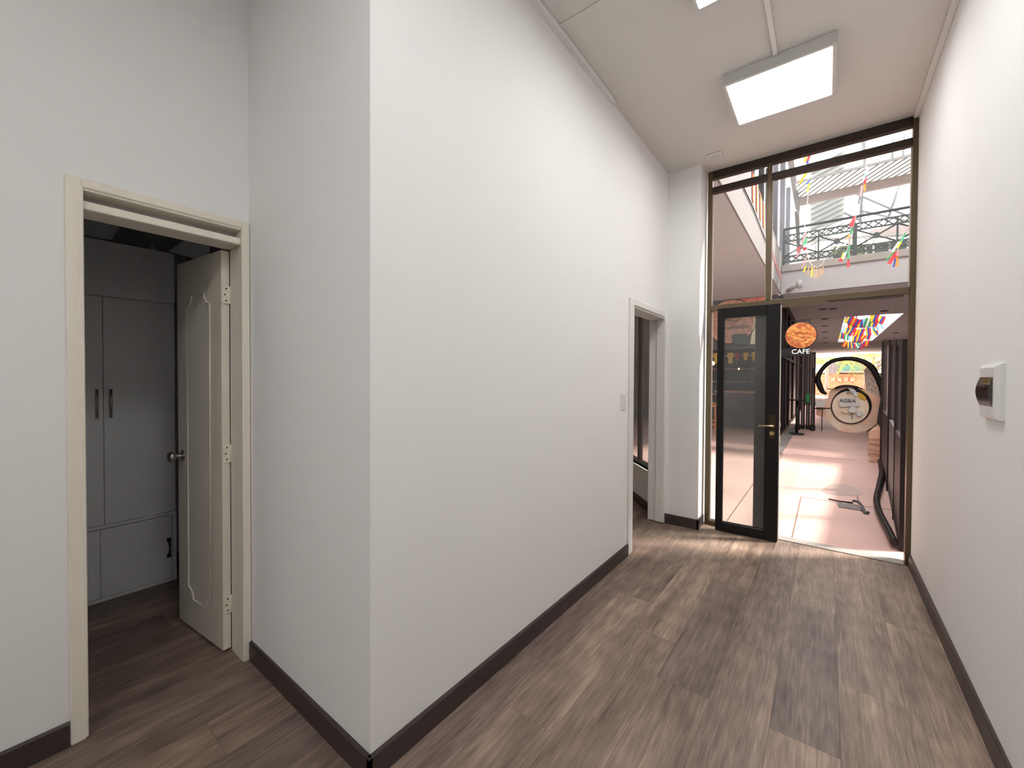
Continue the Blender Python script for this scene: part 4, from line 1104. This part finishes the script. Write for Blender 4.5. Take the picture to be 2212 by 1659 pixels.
garland('ribbon garland hanging in the middle of the tall window with a red pennant', 9.0,
        [[(1870, 350), (1870, 385), (1860, 420), (1853, 445), (1848, 470), (1843, 490), (1838, 515), (1834, 545), (1833, 575)], [(1843, 488), (1830, 520), (1806, 538)], [(1842, 500), (1828, 545), (1822, 560)]],
        [(1874, 360, 1872, 378, 4, 5, 'sky'), (1871, 372, 1866, 388, 3, 4, 'sky'), (1870, 380, 1868, 396, 4, 4, 'red'), (1869, 388, 1868, 413, 3, 3, 'orange'), (1862, 400, 1858, 425, 3, 2, 'pink_cloth'), (1858, 420, 1855, 440, 2, 3, 'board_dark'), (1846, 467, 1838, 490, 3, 8, 'red'), (1842, 490, 1837, 506, 3, 4, 'green'),
         (1838, 500, 1830, 515, 2, 4, 'orange'), (1832, 512, 1824, 530, 3, 3, 'white_cloth'), (1818, 525, 1806, 540, 2, 2, 'white_cloth'), (1836, 530, 1830, 548, 3, 3, 'green'), (1827, 545, 1820, 560, 4, 4, 'white_cloth'), (1824, 550, 1814, 565, 3, 6, 'red'), (1822, 546, 1818, 558, 2, 3, 'yellow'),
         (1833, 548, 1832, 560, 2, 4, 'green'), (1833, 560, 1832, 577, 3, 5, 'red')], (1870, 350))
garland('ribbon garland hanging at the right edge of the tall window', 9.0,
        [[(1968, 490), (1955, 502), (1945, 520), (1938, 545)]],
        [(1966, 488, 1950, 503, 3, 1, 'pink_cloth'), (1956, 503, 1946, 522, 2, 4, 'green'), (1948, 520, 1938, 536, 3, 3, 'yellow'), (1942, 522, 1927, 544, 3, 4, 'white_cloth'), (1936, 540, 1914, 562, 2, 3, 'green'), (1934, 540, 1918, 558, 2, 3, 'yellow'), (1936, 545, 1920, 570, 6, 6, 'red'), (1937, 548, 1930, 577, 3, 3, 'blue'), (1937, 548, 1937, 575, 3, 6, 'orange'), (1940, 544, 1938, 552, 3, 5, 'red')], (1966, 490))

# flags under the arcade skylight
trio = ('yellow', 'blue', 'red')
for k_, (y0, zz, xs, lb) in enumerate(((18.6, 3.40, (1.35, .6), 'bunting of coloured flags across the near end of the arcade skylight'),
                                   (20.6, 3.52, (.45, 1.7), 'second bunting of yellow, blue and red flags across the arcade skylight'),
                                   (22.8, 3.46, (.45, 1.7), 'third bunting of flags across the middle of the arcade skylight'),
                                   (25.2, 3.38, (.45, 1.75), 'fourth bunting of flags across the arcade skylight'),
                                   (27.0, 3.10, (.70, 1.60), 'lowest bunting of flags dipping below the arcade ceiling'))):
    t = thing('flag_bunting', lb, 'bunting', (1.1, y0, zz+.2), 'buntings in the arcade skylight')
    n_ = 8; pts = []
    for i in range(n_+1):
        u = i/n_; sag = .22*math.sin(math.pi*u)
        pts.append(Vector((xs[0]+(xs[1]-xs[0])*u, y0+.15*math.sin(3*u+k_), zz+.32-sag)))
    MB().tube(pts, .008, 4).build('string', M['string'], t)
    for e_ in (pts[0], pts[-1]): MB().tube([e_, Vector((e_.x, e_.y, ZS+.44))], .006, 4).build('string', M['string'], t)
    for i in range(n_):
        c = (pts[i]+pts[i+1])/2
        cols = (trio, trio, ('sky', 'white_cloth', 'sky'), trio, ('red', 'yellow', 'red'), trio, ('green', 'white_cloth', 'green'))[(i*3+k_) % 7]
        a_ = math.radians(R.uniform(-35, 35))
        flag3(c-Vector((.08, 0, 0)), Vector((.18*math.cos(a_), .02, .18*math.sin(a_))), Vector((.30*math.sin(a_), 0, -.30*math.cos(a_))), cols, 'flag', t)
sk = thing('skylight_grid', 'thin dark steel grid over the arcade skylight opening', 'skylight', (1.1, 22.7, ZS+.45))
for y in (18.5, 20.5, 22.5, 24.5, 26.98): MB().box(hx0, hx1, y, y+.05, ZS+.42, ZS+.46).build('cross_bar', M['slate'], sk)
for x in (.85, 1.35): MB().box(x, x+.04, hy0, hy1, ZS+.42, ZS+.46).build('long_bar', M['slate'], sk)

# ------------------------------------------------------------------ beyond the arcade
fb = thing('far_building', 'orange brick and lilac building with a turquoise balcony beyond the arcade', 'building', (1.6, 46, 0))
YFb = 46
def fq(pxs, d, name, m, dy=0, parent=fb): return MB().prism([at(x, y, 1, YFb+dy) for x, y in pxs], (0, d, 0)).build(name, m, parent)
fq(((1740, 806), (1930, 806), (1930, 862), (1740, 862)), .5, 'brick_base', M['farbrick'])
fq(((1783, 782), (1812, 782), (1812, 808), (1783, 808)), .5, 'lilac_wall', M['farwall'], -.1)
fq(((1812, 776), (1876, 776), (1876, 808), (1812, 808)), .5, 'upper_wall', M['farwall'])
fq(((1814, 776), (1860, 779), (1860, 784), (1814, 784)), .4, 'roof_band', M['farbrown'], -.3)
bal = fq(((1814, 790), (1864, 790), (1864, 801), (1814, 801)), .3, 'turquoise_balcony', M['turq'], -.5)
fq(((1812, 801), (1870, 801), (1870, 804), (1812, 804)), .9, 'balcony_slab', M['ledge'], -.8)
for i in range(9):
    x_ = 1816+i*6; fq(((x_, 789), (x_+.8, 789), (x_+.8, 802), (x_, 802)), .05, 'balcony_bar', M['slate'], -.6)
for i in range(6):
    x_ = 1784+i*5; fq(((x_, 783), (x_+1.2, 783), (x_+1.2, 808), (x_, 808)), .1, 'column', M['ledge'], -.2)
fq(((1763, 782), (1782, 782), (1782, 808), (1763, 808)), .4, 'cream_bay', M['peach2'])
fq(((1763, 779), (1784, 779), (1784, 784), (1763, 784)), .4, 'roof_edge', M['farbrown'], -.3)
fq(((1884, 782), (1930, 782), (1930, 862), (1884, 862)), .4, 'cream_wing', M['white_cloth'])
fq(((1884, 778), (1930, 776), (1930, 783), (1884, 783)), .5, 'wing_roof', M['ledge'], -.3)
fq(((1866, 764), (1906, 762), (1906, 776), (1866, 776)), .4, 'pink_roof', M['pink_cloth'], 1.0)
for i in range(4): fq(((1795+i*14, 815), (1804+i*14, 815), (1804+i*14, 824), (1795+i*14, 824)), .1, 'window', M['mural_brown'], -.1)


def palm(x, y, zc_, label, m, spread, droop, n=12):
    t = thing('palm_tree', label, 'tree', (x, y, 0), 'palms beyond the arcade')
    MB().tube([(x, y, 0), (x+.08, y, zc_*.5), (x, y, zc_)], [.14, .11, .09], 10).build('trunk', M['trunk'], t)
    for i in range(n):
        a = 2*math.pi*i/n+R.uniform(-.15, .15); L_ = spread*R.uniform(.8, 1.1)
        b = MB(); pr_ = []
        for j in range(9):
            u = j/8
            pr_.append(Vector((x+math.cos(a)*L_*u, y+math.sin(a)*L_*u*.6, zc_+.5*math.sin(u*2.2)*L_*.4-droop*u*u)))
        b.tube(pr_, [.02*(1-.8*j/8) for j in range(9)], 4)
        for j in range(1, 9):
            for s_ in (-1, 1):
                for q_ in (0, .5):
                    if j == 8 and q_: continue
                    p = pr_[j].lerp(pr_[min(j+1, 8)], q_)
                    dr = (pr_[min(j+1, 8)]-pr_[j-1]).normalized(); sd = dr.cross(Vector((0, 0, 1))).normalized()*s_
                    tip = p+sd*.34+dr*.22+Vector((0, 0, -.30))
                    b.prism([p-dr*.03, p+dr*.03, tip], (0, .004, .004))
        b.build('frond', m, t)
palm(-.1, 43, 3.0, 'green palm with arching fronds at the left beyond the arcade', M['leaf'], 2.0, .9)
palm(2.3, 42.2, 3.3, 'yellow green palm drooping over the turquoise balcony', M['leaf_y'], 1.9, 1.5)
pt = thing('bare_tree', 'pale bare branching tree at the right beyond the arcade', 'tree', tuple(at(1890, 860, 1, 42)))
a = at(1890, 862, 1, 42)
MB().tube([a, at(1888, 815, 1, 42), at(1887, 790, 1, 42)], [.22, .17, .12], 10).build('trunk', M['trunk'], pt)
b = MB()
for k_ in range(16):
    p = at(1887+R.uniform(-1, 1), 812-R.uniform(0, 25), 1, 42); g_ = p+Vector((R.uniform(-.9, .9), R.uniform(-.3, .3), R.uniform(.4, 1.2))); h_ = g_+Vector((R.uniform(-.5, .5), 0, R.uniform(.1, .6)))
    b.tube([p, g_, h_], [.05, .03, .008], 5)
b.build('branches', M['trunk'], pt)
